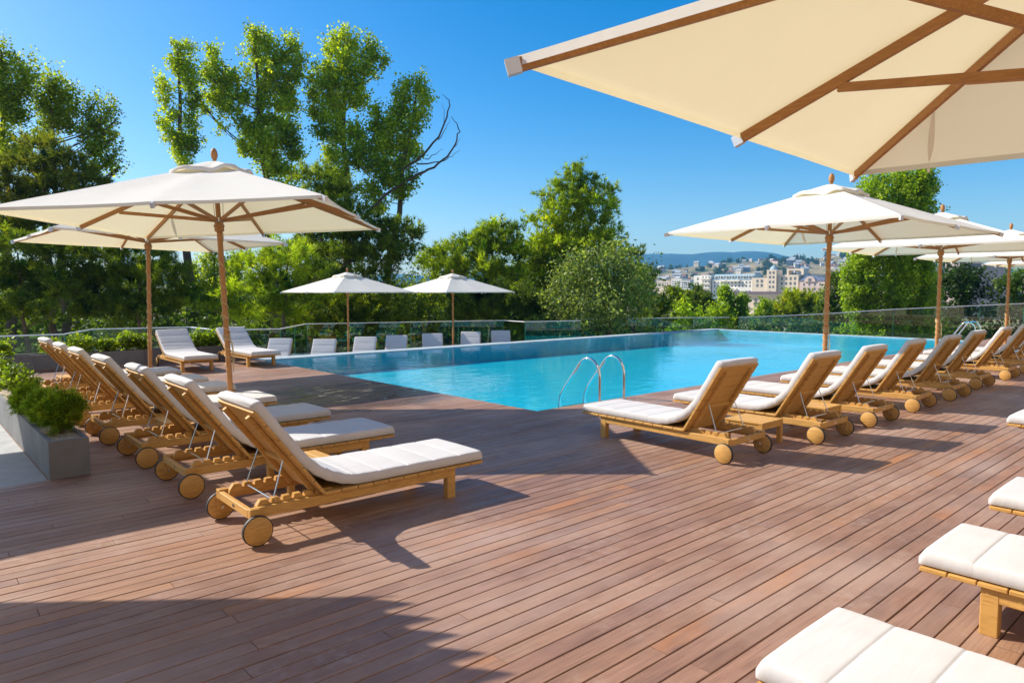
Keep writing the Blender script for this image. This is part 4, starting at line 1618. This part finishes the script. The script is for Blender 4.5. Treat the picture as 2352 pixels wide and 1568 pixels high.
for i in range(7):
    x = 1664 + i * 10.5
    b = MB(); b.box((B.X(x), .6, B.Z(638)), (B.X(x + 6), 3.6, B.Z(632)))
    dm = b.build("dormer", W, B.root)
    b = MB(); b.box((B.X(x + 1), .5, B.Z(637.4)), (B.X(x + 5), .595, B.Z(633))); b.build("pane", M["pane"], dm)
B.band("balcony", W, 1675, 1712, 642.5, 646, 1.2, .6)
B.band("balcony", W, 1680, 1706, 662, 666, 1.2, .6)
B.windows(1661, 1733, (646, 654, 668), 11, 1.1, 1.3, .6)
B.wall(M["wall_cream"], 1734, 1762, 638, 12, .0)
B.windows(1740, 1755, (642, 652), 2, 1.6, 1.8)
B.wall(M["wall_cream"], 1760.5, 1777, 620, 8, -.5, "tower")
B.windows(1763, 1775, (624, 634, 645, 656), 2, 1.4, 1.5, -.5)
b = MB()
cx, cz = B.X(1768), B.Z(620)
b.lathe([(2.0, cz), (1.9, cz + .6), (1.3, cz + 1.5), (.5, cz + 2.2), (.05, cz + 2.6)], 10, "z", (cx, 3, 0))
b.build("glass_dome", M["roof_blue"], B.root)
B.wall(M["wall_cream"], 1777.5, 1812, 632, 12, 1.0)
B.windows(1781, 1810, (637, 648, 659), 4, 1.4, 1.8, 1.0)
b = MB()
b.box((B.X(1790), 3, B.Z(622)), (B.X(1818), 8, B.Z(618.5))); b.box((B.X(1790), 3, B.Z(632)), (B.X(1793), 8, B.Z(622))); b.box((B.X(1814), 3, B.Z(632)), (B.X(1818), 8, B.Z(622)))
b.build("roof_pergola", M["wall_cream"], B.root)
B.wall(M["wall_pink"], 1815, 1898, 646, 14, .2)
B.roof(M["roof_slate"], 1815, 1898, 646, 14, .2, 2.6, .3, 3)
for x in (1832, 1876):
    b = MB()
    cx, cz, rr = B.X(x), B.Z(648), 2.6
    v = [(cx + rr * math.cos(t), -.25, cz + rr * math.sin(t)) for t in np.linspace(0, math.pi, 13)] + [(cx + rr * math.cos(t), 1.5, cz + rr * math.sin(t)) for t in np.linspace(0, math.pi, 13)]
    b.add(v, [tuple(range(13))[::-1]] + [(i, i + 1, i + 14, i + 13) for i in range(12)])
    gb = b.build("curved_gable", M["wall_pink"], B.root)
    w = MB(); w.lathe([(.8, -.3), (.8, -.255)], 14, "y", (cx, 0, cz + .9)); w.build("round_window", M["pane"], gb)
b = MB()
cz = B.Z(640)
b.box((B.X(1842), 2, cz - .5), (B.X(1866), 8, cz + 1.4)); b.build("roof_dormer", M["roof_slate"], B.root)
b = MB(); b.add([(B.X(1866), 2.5, B.Z(643)), (B.X(1890), 2.5, B.Z(643)), (B.X(1874), 4, B.Z(630)), (B.X(1866), 12, B.Z(643)), (B.X(1890), 12, B.Z(643))], [(0, 1, 2), (1, 4, 2), (4, 3, 2), (3, 0, 2)])
b.build("roof_gable", M["roof_tin"], B.root)
B.windows(1818, 1896, (651, 661, 671), 9, 1.2, 1.5, .2)
tag(B.root, "long white and cream apartment range with a glass topped tower", "building")

B = Bld("arcaded_building", 1660, 1850, 670, 200)
B.wall(M["wall_cream"], 1672, 1795, 676, 14)
B.roof(M["roof_brown"], 1672, 1795, 676, 14, 0, .8, .8, 4)
B.band("cornice", M["wall_white"], 1670, 1797, 675.5, 678.5, .5)
B.windows(1700, 1780, (688,), 5, 1.1, 2.6, 0, True)
B.windows(1700, 1780, (712,), 5, 1.1, 2.0, 0)
for x in (1705, 1742, 1770):
    b = MB(); b.box((B.X(x), 6, B.Z(676) + 1), (B.X(x + 6), 8, B.Z(667))); b.build("roof_vent", M["roof_tin"], B.root)
tag(B.root, "cream arcaded building with dark red roof among the trees", "building")


def block(name, x0, x1, y, d, m, label, cols, ys, depth=10, w=1.3, h=1.5, group=None, roofm=None):
    B = Bld(name, x0, x1, y, d)
    B.wall(m, x0, x1, y, depth)
    B.windows(x0 + 1, x1 - 1, ys, cols, w, h)
    b = MB(); b.box((B.X(x0) - .3, -.3, B.Z(y) + .003), (B.X(x1) + .3, depth + .3, B.Z(y) + .5)); b.build("parapet", roofm or m, B.root)
    return tag(B.root, label, "building", group)


block("tower_block", 1543, 1562, 641, 620, M["wall_white"], "pale tower block left of the white range, thinner one", 4, (645, 650, 655, 660), 12, 2, 1.6, "small blocks below the hill")
block("tower_block", 1565, 1582, 645, 600, M["wall_white"], "pale tower block touching the thin one's right side", 4, (648, 653, 658), 12, 2, 1.6, "small blocks below the hill")
block("tower_block", 1588, 1606, 637, 640, M["wall_cream"], "cream block between the pale towers and the white range", 4, (641, 646, 651), 12, 2, 1.6, "small blocks below the hill")
block("tower_block", 1613, 1624, 628, 660, M["wall_pink"], "narrow pinkish tower right at the white range's left corner", 2, (632, 637, 642, 647), 12, 2, 1.6, "small blocks below the hill")
block("tower_block", 1510, 1534, 645, 640, M["wall_cream"], "low wide cream block leftmost below the hill", 5, (649, 654), 12, 2, 1.6, "small blocks below the hill")
block("office_tower", 2228, 2290, 607, 300, M["wall_dark"], "dark grey tower behind the right row's parasols", 10, (614, 622, 630, 638, 646), 14, .9, 1.0)
block("tower_block", 2180, 2226, 603, 330, M["wall_pink"], "pinkish block left of the dark grey tower", 6, (612, 621, 630, 639), 12, 1.4, 1.4)
block("tower_block", 2292, 2308, 617, 320, M["wall_white"], "thin white tower just right of the dark grey tower", 3, (622, 629, 636, 643), 8, 1.0, 1.0)
block("tower_block", 236, 262, 578, 420, M["wall_white"], "pale block glimpsed under the second left parasol's canopy", 5, (583, 589, 595, 601), 12, 1.4, 1.4)
block("tower_block", 268, 290, 588, 430, M["wall_cream"], "lower cream block beside the pale one under the left parasol", 4, (593, 599), 12, 1.4, 1.4)

# hillside houses, each a thing of its own


def house_mesh(name, w, l, h, rise, wm, rm):
    b = MB()
    b.box((-w / 2, -l / 2, -2), (w / 2, l / 2, h))
    nw = len(b.f)
    o = .4
    b.add([(-w / 2 - o, -l / 2 - o, h), (w / 2 + o, -l / 2 - o, h), (w / 2 + o, l / 2 + o, h), (-w / 2 - o, l / 2 + o, h), (-w / 2 - o, 0, h + rise), (w / 2 + o, 0, h + rise)],
          [(0, 1, 5, 4), (2, 3, 4, 5), (0, 4, 3), (1, 2, 5), (3, 2, 1, 0)])
    nr = len(b.f)
    for i in range(3):
        x = (i - 1) * w / 3.4
        b.box((x - .5, -l / 2 - .05, h - 2.2), (x + .5, -l / 2 + .02, h - .8))
    me = bpy.data.meshes.new(name)
    me.from_pydata(b.v, [], b.f)
    for m in (wm, rm, M["pane"]): me.materials.append(m)
    me.polygons.foreach_set("material_index", [0] * nw + [1] * (nr - nw) + [2] * (len(b.f) - nr))
    return me


HM = []
for k, (wm, rm) in enumerate(((M["house_white"], M["roof_red"]), (M["wall_cream"], M["roof_tin"]), (M["wall_pink"], M["roof_red"]), (M["house_white"], M["roof_tin"]), (M["wall_cream"], M["roof_red"]), (M["wall_grey"], M["roof_tin"]))):
    HM.append(house_mesh("hillside_house", 9 + k % 3 * 2, 8, 5 + (k % 2) * 3, 2 + k % 2, wm, rm))
HL = ["white house with a red roof on the hillside", "cream house with a tin roof on the hillside", "pinkish house with a red roof on the hillside", "white house with a tin roof on the hillside",
      "cream house with a red roof on the hillside", "grey house with a tin roof on the hillside"]
rr = random.Random(12)
cnt = 0
while cnt < 220:
    x = rr.uniform(1490, 1960) if cnt < 198 else rr.uniform(2290, 2360)
    d = rr.uniform(640, 1180)
    if mnoise.noise(Vector((x * .02, d * .008, 3))) < -.15: continue
    if d > 1080 and rr.random() < .6: continue
    k = rr.randrange(6)
    q = FWD * d + RGT * ((x - 1176) / 1600 * d)
    o = bpy.data.objects.new("hillside_house", HM[k])
    COL.objects.link(o)
    s = rr.uniform(.42, .78)
    o.scale = (s, s, s)
    o.location = (q[0], q[1], land_z(d, x))
    o.rotation_euler = (0, 0, HEAD - math.pi / 2 - .6 + rr.uniform(-.5, .5))
    tag(o, HL[k], "house", HL[k].split(" on ")[0].replace("house", "houses") + "s on the far slope" if False else ["white red-roofed", "cream tin-roofed", "pinkish red-roofed", "white tin-roofed", "cream red-roofed", "grey tin-roofed"][k] + " houses on the far slope")
    cnt += 1

# scattered woods of the hillside and plain
rng = np.random.default_rng(9)
wd = []
for i in range(760):
    x = rng.uniform(1440, 2000) if i < 400 else (rng.uniform(2150, 2400) if i < 500 else rng.uniform(100, 1440))
    d = rng.uniform(430, 1230)
    if i < 500 and mnoise.noise(Vector((x * .012, d * .006, 9))) < -.12: continue
    q = FWD * d + RGT * ((x - 1176) / 1600 * d)
    s = rng.uniform(2, 4.5)
    q = np.array([q[0], q[1], land_z(d, x) + s * .6])
    wd.append((q, np.array([s, s, s * rng.uniform(.8, 1.5)])))
P, D, C = clumps(wd, .22, 6, .8, rng, .7)
n = len(P)
o = cloud("hillside_woods", P, D + rng.normal(size=(n, 3)) * .5, 2.0 * (.7 + .6 * rng.random(n)), tints((.035, .06, .02), C, n, rng), M["leaf"])
tag(o, kind="stuff")

# ------------------------------------------------------------------ air


def haze(dens):
    m = bpy.data.materials.new("haze")
    n, l = nt(m)
    out = n.new("ShaderNodeOutputMaterial")
    v = n.new("ShaderNodeVolumePrincipled")
    v.inputs["Color"].default_value = (.18, .60, 1.0, 1)
    v.inputs["Density"].default_value = dens
    v.inputs["Anisotropy"].default_value = .1
    l.new(v.outputs[0], out.inputs["Volume"])
    b = MB()
    p = FWD * 1200
    b.box((-160, -4600, -40), (3350, 4600, 205))      # local x along the view
    o = b.build("haze", m)
    o.rotation_euler = (0, 0, HEAD)
    tag(o, kind="stuff")


HAZE = 2.0e-4
if HAZE: haze(HAZE)

# ------------------------------------------------------------------ light
EL = R(37.5)
sx, sy = -.477, .879                                 # horizontal direction towards the sun
sun_d = bpy.data.lights.new("sun", 'SUN')
sun_d.energy = 4.4
sun_d.angle = R(.53)
sun_d.color = (1, .93, .82)
sun = bpy.data.objects.new("sun", sun_d)
COL.objects.link(sun)
dirv = Vector((sx * math.cos(EL), sy * math.cos(EL), math.sin(EL)))
sun.rotation_euler = dirv.to_track_quat('Z', 'Y').to_euler()

w = bpy.data.worlds.new("World")
scene.world = w
w.use_nodes = True
n = w.node_tree.nodes; l = w.node_tree.links
bg = n["Background"]
sky = n.new("ShaderNodeTexSky")
sky.sky_type = 'NISHITA'
sky.sun_disc = False
sky.sun_elevation = EL
sky.sun_rotation = math.atan2(sx, sy)
sky.altitude = 400
sky.air_density = 1.0
sky.dust_density = 1.3
sky.ozone_density = 2.6
hs = n.new("ShaderNodeHueSaturation")
hs.inputs["Saturation"].default_value = 1.55
l.new(sky.outputs[0], hs.inputs["Color"])
l.new(hs.outputs[0], bg.inputs[0])
bg.inputs[1].default_value = .106

vs = scene.view_settings
vs.view_transform = 'Standard'
vs.look = 'None'
vs.exposure = 0.75
vs.gamma = 1.0
vs.use_curve_mapping = False
cy = scene.cycles
cy.use_denoising = True
cy.max_bounces = 8
cy.diffuse_bounces = 3
cy.glossy_bounces = 3
cy.transmission_bounces = 4
cy.transparent_max_bounces = 16
cy.volume_bounces = 0
cy.sample_clamp_indirect = 6
